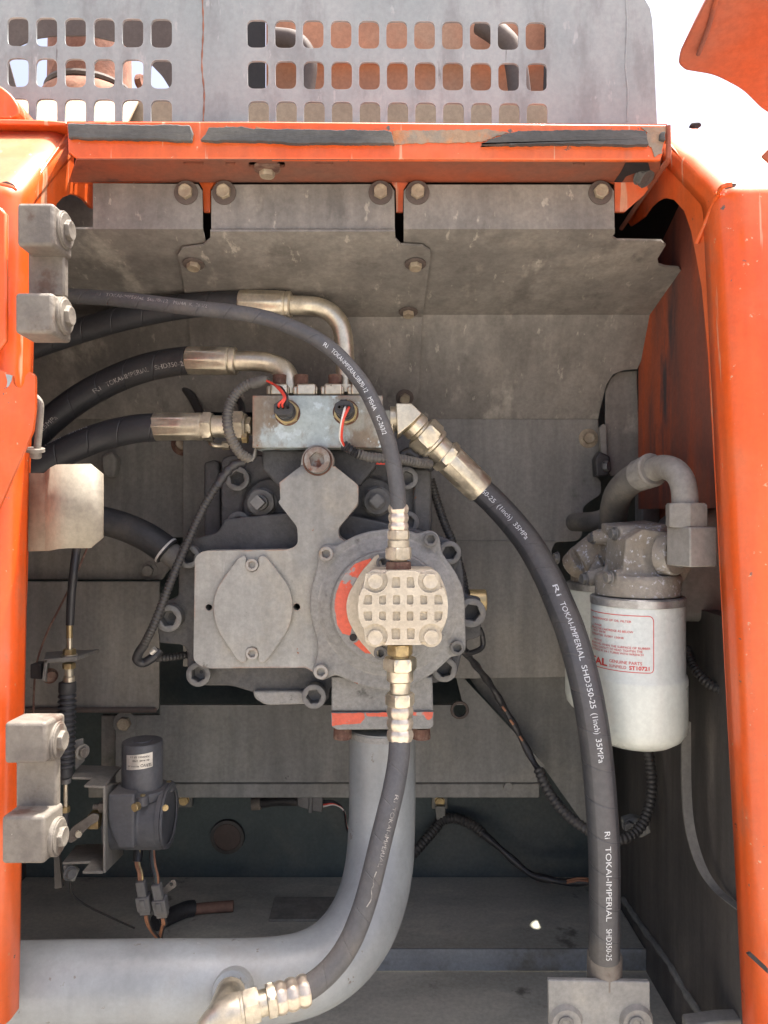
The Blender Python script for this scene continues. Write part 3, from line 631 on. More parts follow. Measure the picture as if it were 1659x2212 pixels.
# folded joint along the right post's shoulder and dark patches painted as shade in the pressed slots
mk('seam_lip', Tube([P(1582, 398, .693), P(1562, 402, .697), P(1552, 416, .708), P(1538, 446, .725), P(1520, 490, .742), P(1505, 524, .756)], .0022, step=.004, seg=10).vf, 'orange', rp_)
mk('diagonal_rib', Tube(pp((1443, 272, .764), (1444, 320, .766), (1443, 345, .77), (1432, 362, .785), (1400, 408, .83), (1370, 452, .87), (1342, 494, .905)), .0026, step=.005, seg=10).vf, 'orange_in', rp_)
mk('slot_shade_patch', slab([P(x, y, .6985) for x, y in rnd([(1562, 403), (1574, 396), (1590, 396), (1592, 401), (1580, 405), (1570, 407)], 3)], (0, .002, 0)), 'brown', rp_)
mk('slot_shade_patch', slab([P(x, y, .6985) for x, y in rnd([(2, 394), (14, 391), (30, 398), (35, 407), (22, 404), (6, 400)], 3)], (0, .002, 0)), 'brown', lp_)
mk('slot_lip', Tube(pp((1, 398, .697), (12, 400, .696), (26, 404, .697), (36, 410, .70)), .0014, seg=8).vf, 'orange', lp_)
mk('notch_shade', slab([P(x, y, .694) for x, y in rnd([(1614, 2062), (1622, 2058), (1659, 2092), (1659, 2104)], 2)], (0, .003, 0)), 'dark', rp_)  # dark slab on the face stands in for shade in a notch
tp = thing('side_deck', 'sunlit top panel behind the right orange post', 'panel', P(1600, 290, .86))
mk('sheet', slab([Vector((.34, .842, .4195)), Vector((.80, .842, .4195)), Vector((.80, 1.2, .423)), Vector((.34, 1.2, .423))], (0, 0, -.003)), 'orange', tp)
mk('latch_knob', pxslab([(1490, 272), (1495, 263), (1513, 262), (1518, 270), (1510, 273), (1510, 283), (1498, 283), (1498, 273)], .845, .006), 'dark', tp, bevel=.002)
# open hood corner, upper right, and the orange lug at the left edge
hc = thing('open_hood_corner', 'orange corner of a raised hood hanging in at the upper right', 'hood', P(1560, 140, .64))
ho = rnd([(1545, -40), (1465, 118, 8), (1462, 142, 8), (1478, 155, 6), (1540, 165, 20), (1600, 196, 20), (1640, 236, 10), (1680, 262), (1800, 262), (1800, -40)])
hoY = lambda y: .56 + .13 * (y + 40) / 300
mk('skin', slab([P(x, y, hoY(y)) for x, y in ho], (.010, -.012, .024)), 'hoodred', hc, bevel=.003, seg=3)
mk('inner_rib', Tube(pp((1552, -20, .566), (1530, 60, .60), (1508, 118, .624)), .0018).vf, 'sootorange', hc)
hk = thing('hood_edge', 'dark orange hood edge cut off by the right border below the raised corner', 'hood', P(1660, 340, .62))
mk('skin', pxslab([(1646, 336, 4), (1664, 318), (1760, 290), (1760, 380), (1664, 352)], .62, .003), 'sootorange', hk, bevel=.0008)
lg = thing('orange_lug', 'rounded orange lug at the left edge above the shoulder', 'lug', P(10, 250, .80))
mk('body', pxslab([(-60, 176), (0, 184, 10), (26, 205, 12), (40, 229, 8), (43, 247, 4), (24, 255), (-60, 256)], .80, .05), 'orange', lg, bevel=.006, seg=3)
mk('base_strip', pxslab([(-60, 256), (24, 256), (100, 258), (144, 262), (144, 270), (-60, 266)], .79, .06), 'orange', lg, bevel=.002)
dp = thing('door_edge', 'narrow edge of the open orange door at the far left, upper part', 'door', P(0, 700, .66))
mk('skin', pxslab([(-90, 430), (0, 446, 6), (13, 462), (13, 735, 4), (-6, 760, 4), (-90, 770)], .665, .006), 'orange', dp, bevel=.002)
np_ = thing('notched_latch_plate', 'flat orange plate with a rounded notch at the left edge', 'plate', P(20, 1000, .66))
npts = rnd([(-90, 790), (-2, 799), (18, 806), (27, 812), (28, 826), (34, 836), (46, 838), (52, 828), (54, 812), (63, 803), (72, 806), (76, 814), (76, 884), (70, 932), (-6, 1106), (-90, 1290)], 4)
mk('plate', slab([P(x, y, .667) for x, y in npts], (0, .004, 0)), 'orange', np_, bevel=.001)
mk('paint_chip', slab([P(x, y, .6665) for x, y in ragged([(12, 808), (27, 811), (24, 823), (18, 835), (14, 836), (16, 824)], .6)], (0, .0005, 0)), 'guard', np_)
rod = thing('bent_rod', 'bent grey rod with a washer beside the notched orange plate', 'rod', P(82, 965, .69))
mk('rod', Tube(pp((68, 856, .700), (78, 859, .695), (86, 870, .692), (87, 885, .69), (84, 930, .69), (80, 975, .69)), .0031, step=.002, seg=16).vf, 'hinge', rod)
mk('washer', lathe([(-.0015, .0086), (.0015, .0086), (.0018, .004)], P(75, 972, .69), Vector((.08, -.25, 1))), 'hinge', rod)
mk('rod_end', lathe([(-.006, .004), (-.005, .005), (0, .005)], P(77, 976, .69), Vector((.08, -.25, 1))), 'hinge', rod)

# hinge castings on the left post
def hinge(label, u, m, l, bolts, Yf):
    root = thing('hinge_bracket', label, 'hinge', P(u[0], l[3], Yf), 'left post hinges')
    for (x0, y0, x1, y1) in (u, l):
        a, b = P(x0, y1, Yf), P(x1, y0, Yf)
        prof = [Vector((a.x, Yf, z)) for z in (a.z, b.z)]
        mk('knuckle', slab([Vector(p) for p in ((a.x, Yf, a.z), (b.x, Yf, a.z), (b.x + .0015, Yf + .036, a.z - .001), (a.x, Yf + .036, a.z - .001))], (0, 0, b.z - a.z + .001)), 'hinge', root, bevel=.0032, seg=3)
    mk('strap', pxbox(m[0], m[1], m[2], m[3], Yf + .026, .010), 'hinge', root, bevel=.002)
    for (x, y) in bolts:
        c = Vector((P(u[2], 0, Yf).x + .0008, Yf + .021, P(0, y, Yf + .02).z))
        stud('hex', c + Vector((.0015, 0, 0)), X_, .0086, 'hinge', root, zs=.72, washer=(1.75, 'hinge'))
        mk('boss', lathe([(-.01, .0168), (.0012, .0165), (.0016, .016)], c, X_), 'hinge', root)
    return root
hinge('upper grey hinge casting on the left orange post', (36, 440, 116, 531), (60, 520, 139, 640), (32, 634, 114, 720), ((0, 497), (0, 682)), .66)
hinge('lower grey hinge casting near the bottom of the left orange post', (9, 1563, 100, 1650), (34, 1640, 122, 1770), (3, 1766, 96, 1867), ((0, 1600), (0, 1808)), .655)
# folded latch plate between the hinges
la = thing('latch_striker', 'stained pale striker plate folded out from the left post', 'plate', P(140, 1186, .71))
v = []; prof = [(62, .735), (98, .735), (103, .732), (112, .724), (124, .716), (136, .712), (150, .7105), (196, .710), (223, .7105)]
top = [1022, 1022, 1018, 1010, 1004, 1003, 1003, 1002, 1024]; bot = [1191, 1190, 1190, 1188, 1186, 1185, 1184, 1184, 1161]
vv = []; ff = []
for (x, Y), t_, b_ in zip(prof, top, bot): vv += [P(x, t_, Y), P(x, b_, Y)]
for i in range(len(prof) - 1): ff.append((2 * i, 2 * i + 1, 2 * i + 3, 2 * i + 2))
o = mk('plate', (vv, ff), 'latch', la, smooth=60, fix=False)
s = o.modifiers.new('solid', 'SOLIDIFY'); s.thickness = .003; s.offset = 0

# ================================================================== fittings helper
def axial(root, base, axis, Y, items):
    """pieces strung along an axis; lengths and radii in photo pixels at depth Y"""
    k = L(1, Y); res = []
    for name, t0, t1, kind, r, m in items:
        t0, t1, r = t0 * k, t1 * k, r * k; e = min(r * .1, (t1 - t0) * .3)
        if kind == 'cyl': st = [(t0, r - e), (t0 + e, r), (t1 - e, r), (t1, r - e)]
        elif kind == 'hex': st = hexs(t0, t1, r)
        elif kind == 'fer': st = [(t0, r * .93), (t0 + e, r, r * .96, 10), (t1 - 5 * e, r, r * .95, 10), (t1 - 4.4 * e, r * .97), (t1 - e, r * .97), (t1, r * .9)]
        elif kind == 'crimp':
            st = []; N = 30
            for i in range(N + 1):
                u = i / N; b = abs(math.sin(u * math.pi * 3)) ** .8
                rr = r * (.88 + .14 * b); st.append((t0 + (t1 - t0) * u, rr, rr * .965, 9))
        elif kind == 'ring': st = [(t0, r * .9), (t0, r), (t1, r), (t1, r * .9)]
        res.append(mk(name, lathe(st, base, axis, 60 if kind in ('fer',) else (72 if kind == 'crimp' else 48), rot=.35), m, root, smooth=28))
    return res

# ================================================================== hydraulic pump
pu = thing('hydraulic_pump', 'large grey hydraulic main pump in the middle of the bay', 'pump', P(690, 1525, .93))
YH = .955
lugs = [(385, 1185), (395, 1166), (430, 1160), (470, 1150), (486, 1120), (700, 1100), (930, 1150), (966, 1163), (990, 1175), (1000, 1230), (1005, 1285), (1039, 1290), (1039, 1376), (1005, 1385), (985, 1465), (940, 1476), (715, 1482), (712, 1508), (694, 1527), (664, 1524), (560, 1500), (500, 1482), (440, 1482), (410, 1472), (404, 1440), (402, 1400), (390, 1392), (342, 1390), (340, 1335), (348, 1302), (384, 1290)]
cast('housing', [pxslab(rnd([(478, 990), (500, 982), (905, 985), (932, 1000), (935, 1260), (478, 1260)], 8), YH, .10),
                 pxslab(rnd(lugs, 8), .915, .07), pxslab([(440, 1000), (462, 992), (474, 1000), (478, 1190), (440, 1190)], .985, .05),
                 lathe([(0, L(62, .93)), (.04, L(66, .94))], P(585, 1095, .95), Y_), lathe([(0, L(62, .93)), (.04, L(66, .94))], P(800, 1092, .95), Y_)], .0021, 'castdark', pu, it=3)
mk('column', pxbox(893, 1012, 931, 1150, .945, .05), 'castdark', pu, bevel=.003)
cast('regulator_body', [pxslab([(566, 972), (812, 972), (812, 1008), (776, 1050), (600, 1050), (566, 1012)], .918, .06)], .0018, 'castdark', pu, it=5)
mk('lower_foot', pxslab([(546, 1493, 6), (648, 1493), (660, 1500, 6), (664, 1522), (572, 1524, 12), (549, 1508, 8)], .907, .03), 'cast', pu, bevel=.002)
v2_, f2_ = text2d('2', 0)
mk('stamped_number', ([P(626 + x * 9, 1512 - y * 11, .9066) for x, y in v2_], f2_), 'bolt', pu, smooth=0, fix=False)
po = rnd([(599, 1046, 6), (652, 1005, 4)], 0)[:] + [(650, 1003)] + circ(686, 996, 35, 12, 180, 360) + rnd([(722, 1006, 4), (774, 1048, 6), (773, 1090, 8), (731, 1141, 6), (731, 1160, 8), (752, 1172, 3), (800, 1180), (800, 1440), (676, 1452, 4), (661, 1442, 8), (442, 1444, 20), (418, 1428, 10), (421, 1203, 10), (438, 1190, 12), (625, 1187, 10), (644, 1176, 14), (642, 1138, 8), (599, 1083, 8)])
po = [p for i, p in enumerate(po) if i == 0 or (Vector(p) - Vector(po[i - 1])).length > 1.5]
mk('gear_case_plate', slab([P(x, y, .88) for x, y in po], (0, .03, 0), [[P(x, y, .88) for x, y in circ(451, 1312, 7, 16)], [P(x, y, .88) for x, y in circ(641, 1311, 7.5, 16)]]), 'plate', pu, bevel=.0016, seg=3)
mk('counterbore', lathe([(0, L(32, .88)), (.0012, L(31, .88)), (.0012, L(29, .88)), (0, L(28, .88))], P(686, 996, .8795), FR, cap=(False, False)), 'rustbolt', pu)
pbolt('sock', 686, 994, .878, 28, 'rustgrey', pu, zs=.5, name='eye_bolt_plug')
ov = [(514, 1205, 4), (528, 1199, 6), (532, 1207, 3), (531, 1221), (536, 1231), (545, 1235), (554, 1231), (559, 1221), (557, 1207, 3), (562, 1199, 6), (575, 1202, 5), (626, 1268, 20), (634, 1310, 25), (626, 1356, 20), (577, 1427, 5), (566, 1434, 6), (557, 1428, 3), (558, 1412), (554, 1401), (545, 1397), (536, 1401), (531, 1412), (533, 1428, 3), (524, 1434, 6), (512, 1427, 5), (467, 1359, 20), (457, 1310, 25), (468, 1268, 20)]
cov = mk('oval_cover', pxslab(ov, .8745, .005), 'plate', pu, bevel=.0013, seg=3)
for y in (1220, 1411): pbolt('sock', 545, y, .8765, 13.5, 'boltlight', pu, zs=.55)
fo = [(842, 1142), (797, 1148), (767, 1157), (742, 1171), (724, 1180), (714, 1178), (697, 1177), (686, 1190), (687, 1211), (682, 1236), (673, 1266), (669, 1296), (669, 1321), (675, 1353), (684, 1381), (686, 1403), (681, 1431), (673, 1447), (679, 1463), (694, 1471), (709, 1466), (724, 1458), (744, 1466), (777, 1481), (807, 1488), (845, 1491), (885, 1483), (907, 1472), (932, 1458), (952, 1441), (974, 1419), (997, 1416), (1007, 1402), (1006, 1371), (1004, 1296), (999, 1266), (984, 1236), (968, 1213), (953, 1192), (951, 1166), (943, 1150), (927, 1145), (912, 1150), (902, 1153), (882, 1146)]
mk('adapter_flange', pxslab(fo, .868, .013, r=10, n=3), 'cast', pu, bevel=.0024, seg=3)
bx, by = 838, 1309
mk('adapter_boss', lathe([(0, L(152, .868)), (.0012, L(146, .868)), (.0035, L(138, .868)), (.0048, L(130, .868)), (.0052, L(126, .868)), (.0065, L(123, .868)), (.0150, L(120.5, .868)), (.0165, L(117.5, .868)), (.0165, L(20, .868))], P(bx, by, .868), FR, 72), 'cast', pu)
cr = [(800, 1206), (767, 1218), (741, 1246), (726, 1284), (722, 1311), (728, 1349), (740, 1369), (757, 1373), (762, 1352), (800, 1330), (790, 1250), (812, 1218)]
mk('red_paint_patch', slab([P(x, y, .8511) for x, y in ragged(cr, 1.6)], (0, .0004, 0)), 'redpaint', pu)
mk('red_paint_patch', slab([P(x, y, .8511) for x, y in ragged([(764, 1390), (776, 1384), (796, 1396), (812, 1412), (790, 1412)], 2.2)], (0, .0004, 0)), 'redpaint', pu)
mk('drain_hole_shade', lathe([(0, L(8, .856)), (-.004, L(7, .856))], P(763, 1377, .8508), FR), 'dark', pu)  # dark disc painted as the shade of a hole in the boss
for x, y in ((705, 1196), (930, 1165), (987, 1398), (694, 1450)): pbolt('sock', x, y, .867, 15.5, 'boltlight' if x < 900 else 'bolt', pu, zs=.75)
for x, y, Y, r in ((412, 1201, .915, 25), (371, 1332, .913, 29), (434, 1452, .913, 26), (680, 1499, .905, 26), (969, 1193, .915, 25), (1015, 1320, .915, 31), (958, 1441, .915, 27), (517, 1035, YH, 26), (520, 1131, YH, 26), (878, 1034, YH - .01, 24), (880, 1128, YH - .01, 24)):
    pbolt('sock', x, y, Y, r, 'bolt', pu, zs=1.0)
for x, y in ((566, 1086), (815, 1083)):
    pbolt('hex', x, y, YH - .008, 30, 'bolt', pu, name='lock_nut', zs=.7)
    mk('adjuster_stud', lathe([(0, L(17, .95)), (.018, L(16, .95)), (.0181, L(15, .95), L(11, .95), 4), (.036, L(15, .95), L(11, .95), 4)], P(x, y, .945), FR, 48), 'bolt', pu, smooth=28)
# outlet block with painted flange under the pump
mk('outlet_block', pxslab([(716, 1462), (934, 1462), (936, 1538, 4), (716, 1536, 4)], .893, .09), 'cast', pu, bevel=.003)
fl_ = mk('outlet_flange', pxslab([(715, 1540, 3), (937, 1537, 3), (936, 1570, 5), (928, 1575), (728, 1577, 5), (716, 1570, 5)], .889, .10), 'cast', pu, bevel=.002)
mk('red_paint_patch', slab([P(x, y, .8885) for x, y in ragged([(717, 1541), (786, 1540), (788, 1552), (778, 1562), (740, 1565), (718, 1569)], 1.2)], (0, .0004, 0)), 'redpaint', pu)
mk('red_paint_patch', slab([P(x, y, .8885) for x, y in ragged([(790, 1540), (936, 1538), (934, 1552), (924, 1556), (915, 1546), (860, 1545), (846, 1549), (792, 1547)], 1.2)], (0, .0004, 0)), 'redpaint', pu)
for x in (740, 910): stud('sock', P(x, 1577, .905), (0, 0, -1), L(20, .905), 'rustbolt', pu, zs=.9)
mk('side_plug', lathe([(0, L(24, .93)), (L(34, .93), L(24, .93)), (L(36, .93), L(22, .93))], P(1014, 1297, .935), X_), 'brass', pu)
mk('small_elbow', Tube(pp((452, 950, .99), (458, 960, .985), (468, 963, .985), (486, 963, .985)), .0032, step=.002, seg=12).vf, 'zinc', pu)
mk('elbow_nut', lathe(hexs(0, L(16, .98), L(8, .98)), P(480, 963, .985), X_), 'zinc', pu)

# ------------------------------------------------------------------ gear pump bolted on the adapter
gp = thing('gear_pump', 'pale aluminium gear pump with pocketed square cover on the main pump', 'pump', P(860, 1393, .80))
mk('flange', pxslab([(817, 1197, 4), (809, 1203, 3), (779, 1237, 12), (752, 1284, 14), (747, 1310, 14), (752, 1342, 14), (778, 1386, 10), (808, 1419, 4), (817, 1423, 4), (818, 1400), (826, 1396), (880, 1398), (905, 1340), (905, 1280), (870, 1210), (826, 1222)], .841, .0102), 'alu', gp, bevel=.002, seg=3)
for x, y in ((827, 1215), (822, 1409)): pbolt('sock', x, y, .845, 14.5, 'bolt', gp, zs=.9)
gx, gy = 867, 1310
ang = []
def clipc(r, yt, yb, n=64):
    o = []
    for i in range(n):
        a = 2 * math.pi * i / n; x, y = gx + r * math.cos(a), gy + r * math.sin(a)
        if y < yt: x = gx + (x - gx) * 1.0; y = yt
        if y > yb: y = yb
        o.append((x, y))
    return o
body = rnd([(803, 1232, 6), (940, 1232, 10), (955, 1252, 10), (966, 1282, 14), (968, 1310, 14), (966, 1340, 14), (953, 1368, 8), (944, 1393, 6), (805, 1394, 6), (790, 1374, 14), (776, 1342, 14), (772, 1310, 14), (776, 1278, 14), (790, 1250, 14)])
mk('body', pxslab(body, .785, .061), 'alu', gp, bevel=.002, seg=3)
fs = [(837, 1232, 2)] + [(898, 1232, 2)]
def arc(cx, cy, r, a0, a1, n=7): return [(cx + r * math.cos(R(a0 + (a1 - a0) * i / n)), cy + r * math.sin(R(a0 + (a1 - a0) * i / n))) for i in range(n + 1)]
face = arc(929, 1254, 26, 215, 62 ) + [(955, 1272), (966, 1294), (969, 1310), (966, 1335), (959, 1352)] + arc(931, 1374, 26, -28, -218 + 0)
# outline of the raised pocketed face, scalloped round the four bolts
face = [(840, 1233), (894, 1233)] + arc(929, 1254, 27, 218, 50, 8) + [(957, 1270), (966, 1290), (968, 1310), (966, 1334), (958, 1354)] + arc(931, 1374, 27, -38, -222, 9) + [(908, 1393), (838, 1393)] + arc(811, 1374, 27, 42, -138, 9)[:] + [(782, 1354), (775, 1334), (773, 1310), (775, 1290), (784, 1270)] + arc(811, 1254, 27, 130, -38, 8)
T6 = lambda x, y: (x / 6 + 760.3, y / 6 + 1175)
pk = []
cols = [(135, 270), (340, 450), (520, 635), (700, 805), (875, 985), (1060, 1190)]
for (a, b) in ((500, 635), (700, 825)):
    d = 18 if a < 600 else -18
    pk.append([(a + max(d, 0), 418), (b + min(d, 0), 418), (b, 580), (a, 580)]); pk.append([(a, 1085), (b, 1085), (b - max(-d, 0) * .3, 1248), (a + max(d, 0) * .3, 1248)])
for i, (a, b) in enumerate(cols):
    c0 = 24 if i in (0,) else 0; c1 = 24 if i == 5 else 0
    e0 = 14 if i == 1 else 0; e1 = 14 if i == 4 else 0
    pk.append([(a + c0, 652 + e0), (b - c1, 652 + e1), (b, 795), (a, 795)]); pk.append([(a, 866), (b, 866), (b - c1, 1005 - e1), (a + c0, 1005 - e0)])
def inset(p, d):
    cx_ = sum(q[0] for q in p) / 4; cy_ = sum(q[1] for q in p) / 4
    return [(q[0] + (d if q[0] < cx_ else -d), q[1] + (d if q[1] < cy_ else -d)) for q in p]
pk = [rnd([T6(*q) for q in inset(p, 9)], 4, 4) for p in pk]
mk('pocketed_cover', slab([P(x, y, .772) for x, y in face], (0, .0135, 0), [[P(x, y, .772) for x, y in h] for h in pk]), 'alu', gp, bevel=.0006, seg=1)
mk('pocket_floor', pxslab([(790, 1240), (945, 1240), (962, 1310), (945, 1386), (790, 1386), (778, 1310)], .7756, .0095), 'alu', gp)
for x, y in ((500, 405), (815, 405), (305, 830), (665, 830), (1025, 830), (490, 610), (850, 610), (480, 1040), (845, 1045), (155, 605), (1170, 605), (160, 1045), (1165, 1045)):
    q = T6(x, y); stud('dome', P(q[0], q[1], .7724), FR, L(5.2, .772), 'alu', gp, 'ejector_mark', zs=.12)
for x, y in ((811, 1254), (929, 1254), (811, 1374), (931, 1374)):
    mk('spot_face', lathe([(0, L(24, .785)), (.002, L(23, .785)), (.002, L(10, .785))], P(x, y, .785), FR), 'alu', gp)
    stud('hex', P(x, y, .7830), FR, L(17, .78), 'alu', gp, zs=1.5, washer=(1.28, 'alu'))
GPY = .80
axial(gp, P(861, 1234, GPY), Z_, GPY, [('port_nut', 0, 21, 'hex', 25, 'rustbolt'), ('port_neck', 21, 28, 'cyl', 19, 'zincbolt')])
axial(gp, P(864, 1391, GPY), -Z_, GPY, [('port_nut', 0, 24, 'hex', 24, 'brass'), ('port_neck', 24, 32, 'cyl', 20, 'brass')])

# ------------------------------------------------------------------ valve block on top with two pressure sensors
vb = thing('valve_block', 'worn blue-grey square valve block on top of the main pump', 'valve', P(686, 967, .89))
mk('block', pxbox(545, 854, 827, 967, .885, .075), 'block', vb, bevel=.001)
mk('step', pxbox(827, 886, 843, 962, .905, .05), 'block', vb, bevel=.001)
axial(vb, P(843, 915, .925), X_, .925, [('side_plug', 0, 8, 'cyl', 30, 'zinc')])
for i, (x, y) in enumerate(((621, 892), (747, 891))):
    sn = thing('pressure_sensor', ('left', 'right')[i] + ' round pressure sensor with black plug on the valve block', 'sensor', P(x, y, .885), 'pressure sensors')
    axial(sn, P(x, y, .8853), FR, .885, [('seal_ring', 0, 2.5, 'cyl', 28, 'rustbolt'), ('brass_hex', 1.5, 12, 'hex', 24, 'brass'), ('body', 12, 36, 'cyl', 20.5, 'plastic'), ('plug', 36, 62, 'cyl', 18, 'plastic')])
    c = P(x, y, .885) + Vector((0, -L(62, .885), 0)); k = L(1, .855)
    mk('plug_face', slab([c + Vector((px * k, 0, pz * k)) for px, pz in rnd([(-21, -8), (-20, 10), (-8, 17), (10, 17), (20, 9), (21, -6), (12, -14), (-12, -14)], 3)], (0, -.004, 0)), 'plastic', sn, bevel=.0008)
    mk('latch_tab', box((c.x - 9 * k, c.y, c.z + 13 * k), (c.x + 6 * k, c.y + .02, c.z + 20 * k)), 'plastic', sn, bevel=.001)
    for dx in (-10, 0, 10): mk('wire_seal', lathe([(0, 4.6 * k), (.0045, 4.6 * k), (.005, 3.4 * k), (.003, 2.6 * k)], c + Vector((dx * k, -.001, 2 * k)), FR, 20), 'rubber', sn)
    dz = 2 * k
    if i == 0:
        ends = [(dxx, (588 + dd, 828 + dd * .6, .872)) for dxx, dd in ((-8, 0), (-1, 4), (9, 8))]
        for (dx, e), m_ in zip(ends, ('redwire', 'redwire', 'blackwire')):
            w = Tube([c + Vector((dx * k, 0, dz)), c + Vector((dx * k, -.010, dz + .003)), P(617 + dx * .4, 858, .842), P(604 + dx * .5, 838, .856), P(*e), P(575, 822, .878)], .0013, step=.002, seg=8)
            mk('wire', w.vf, m_, sn, smooth=60)
    else:
        for dx, m_, dd in ((2, 'whitewire', -2), (10, 'redwire', 2), (9, 'redwire', 0)):
            w = Tube([c + Vector((dx * k, 0, dz)), c + Vector((dx * k, -.009, dz - .002)), P(741 + dd, 905, .842), P(737 + dd, 930, .85), P(737 + dd, 950, .862), P(744, 965, .872)], .0013, step=.002, seg=8)
            mk('wire', w.vf, m_, sn, smooth=60)
mk('index_dot', lathe([(0, L(5, .885)), (.001, L(4, .885))], P(592, 900, .8848), FR, 16), 'strip', vb)
for x0, x1, xb in ((575, 625, 604), (632, 686, 651), (692, 743, 724), (750, 800, 772)):
    mk('flange_clamp', join(pxbox(x0 + 8, 828, x1 - 4, 854, .90, .045), pxbox(x0, 833, x1, 854, .905, .04)), 'zinc', vb, bevel=.0025, seg=3)
    stud('sock', P(xb, 828, .915), Z_, L(15, .915), 'rustbolt', vb, zs=1.2)
pbolt('hex', 534, 945, .92, 13, 'brass', vb, axis=Vector((-1, -.1, 0)))

# ================================================================== hoses
HR = .0172
def hose(name, label, pts, r, m, group=None, step=.004, seg=28):
    t = Tube(pp(*pts), r, step=step, seg=seg)
    root = thing(name, label, 'hose', P(*pts[0]), group)
    t.build('hose', m, root); return root, t
# long hose on the right, valve block to floor bracket
hb, tb = hose('hydraulic_hose', 'long thick black hose with white lettering sweeping down the right side', [(1036, 1056, .945), (1060, 1078, .938), (1098, 1118, .922), (1143, 1175, .895), (1181, 1242, .866), (1207, 1300, .842), (1232, 1362, .82), (1255, 1440, .80), (1273, 1520, .79), (1287, 1610, .786), (1297, 1710, .786), (1305, 1835, .79), (1306, 1950, .797), (1306, 2066, .806)], .0160, 'wrap', 'printed hydraulic hoses')
mk('bottom_sleeve', lathe([(0, L(37, .81)), (L(60, .81), L(37, .81)), (L(64, .81), L(34, .81))], P(1306, 2122, .81), Z_), 'hinge', hb)
ax = (P(1041, 1060, .945) - P(893, 917, .925)).normalized()
axial(hb, P(889, 913, .925), ax, .93, [('adapter', 0, 22, 'cyl', 31, 'zinc'), ('collar', 20, 30, 'cyl', 27, 'zinc'), ('swivel_nut', 28, 62, 'hex', 36, 'zinc'), ('nut_collar', 60, 72, 'cyl', 37, 'zinc'), ('tail', 70, 100, 'cyl', 29, 'zinc'), ('hex_stop', 97, 116, 'hex', 33, 'zinc'), ('ferrule', 114, 214, 'fer', 35, 'zinc')])
el = [(855, 871), (889, 871), (912, 893), (893, 912), (859, 940)]
mk('elbow_block', pxslab(el, .895, .055), 'zinc', hb, bevel=.0012)
mk('elbow_collar', lathe([(0, L(27, .92)), (L(14, .92), L(27, .92))], P(843, 905, .922), X_), 'zinc', hb)
def near(t, x, y):
    best = min(range(len(t.c)), key=lambda i: (CX + t.c[i].x / t.c[i].y * F - x) ** 2 + (CY - t.c[i].z / t.c[i].y * F - y) ** 2)
    return t.len * best / (len(t.c) - 1)
def sy(t, y): return near(t, CX + 0, y) if False else t.len * min(range(len(t.c)), key=lambda i: abs(CY - t.c[i].z / t.c[i].y * F - y)) / (len(t.c) - 1)
def sx(t, x): return t.len * min(range(len(t.c)), key=lambda i: abs(CX + t.c[i].x / t.c[i].y * F - x)) / (len(t.c) - 1)
H_ = .0058
for txt, y0, y1, a in (('350-25  (1inch)  35MPa', 1060, 1180, .05), ('Ri', 1280, 1300, .0), ('TOKAI-IMPERIAL', 1313, 1434, .0), ('SHD350-25', 1440, 1524, 0), ('(1inch)', 1534, 1578, 0), ('35MPa', 1586, 1640, 0), ('Ri', 1776, 1797, 0), ('TOKAI-IMPERIAL', 1813, 1972, 0), ('SHD350-25', 1982, 2052, 0)):
    hose_text(tb, txt, sy(tb, y0), sy(tb, y1), a, H_, 'print', hb, side=-1, bold=0)

# three pressure hoses leaving to the left
h1, t1 = hose('hydraulic_hose', 'uppermost thick black hose behind the thin hose, with steel pipe bend to the valve block', [(522, 656, .935), (460, 656, .94), (380, 664, .945), (280, 684, .95), (180, 712, .955), (90, 742, .955), (0, 775, .95), (-60, 800, .95)], .0152, 'wrapdark', 'printed hydraulic hoses')
axial(h1, P(515, 656, .935), (P(634, 659, .93) - P(515, 656, .935)), .933, [('ferrule', 4, 104, 'fer', 30, 'zinc'), ('collar', 103, 116, 'cyl', 29, 'zinc')])
Tube(pp((628, 659, .93), (660, 660, .93), (690, 664, .93), (716, 677, .93), (734, 700, .93), (742, 730, .93), (745, 770, .93), (746, 810, .93), (746, 840, .93)), .0114, step=.003).build('pipe_bend', 'zinc', h1)
mk('flange_foot', lathe([(0, L(26, .93)), (L(16, .93), L(26, .93))], P(746, 850, .925), Z_), 'zinc', h1)
h2, t2 = hose('hydraulic_hose', 'middle thick black hose with grey lettering curving down to the left', [(409, 779, .94), (370, 783, .945), (310, 796, .95), (240, 823, .955), (170, 862, .955), (110, 908, .95), (50, 965, .945), (-30, 1040, .94)], HR, 'wrapdark', 'printed hydraulic hoses')
axial(h2, P(402, 779, .94), (P(515, 780, .935) - P(402, 779, .94)), .937, [('ferrule', 4, 98, 'fer', 31, 'zinc'), ('collar', 97, 112, 'cyl', 29.5, 'zinc')])
Tube(pp((510, 780, .935), (545, 780, .933), (578, 783, .931), (603, 792, .93), (620, 808, .928), (626, 832, .925), (627, 852, .925)), .0122, step=.003).build('pipe_bend', 'zinc', h2)
h3, t3 = hose('hydraulic_hose', 'lowest of the three left hoses, its steel ferrule level with the valve block', [(336, 923, .93), (290, 927, .93), (230, 940, .93), (170, 962, .925), (110, 990, .92), (50, 1022, .915), (-30, 1070, .91)], HR, 'wrapdark', 'printed hydraulic hoses')
axial(h3, P(328, 922, .93), (P(544, 921, .925) - P(328, 922, .93)), .928, [('ferrule', 5, 112, 'fer', 31, 'zinc'), ('hex_stop', 112, 134, 'hex', 28, 'zinc'), ('tail', 133, 172, 'cyl', 24, 'zinc'), ('swivel_nut', 168, 203, 'hex', 29, 'zinc'), ('collar', 202, 208, 'cyl', 27, 'zinc'), ('adapter', 207, 218, 'hex', 18, 'zinc')])
hose_text(t2, 'Ri', sx(t2, 222), sx(t2, 206), -.30, .0056, 'printworn', h2, side=1) if False else None
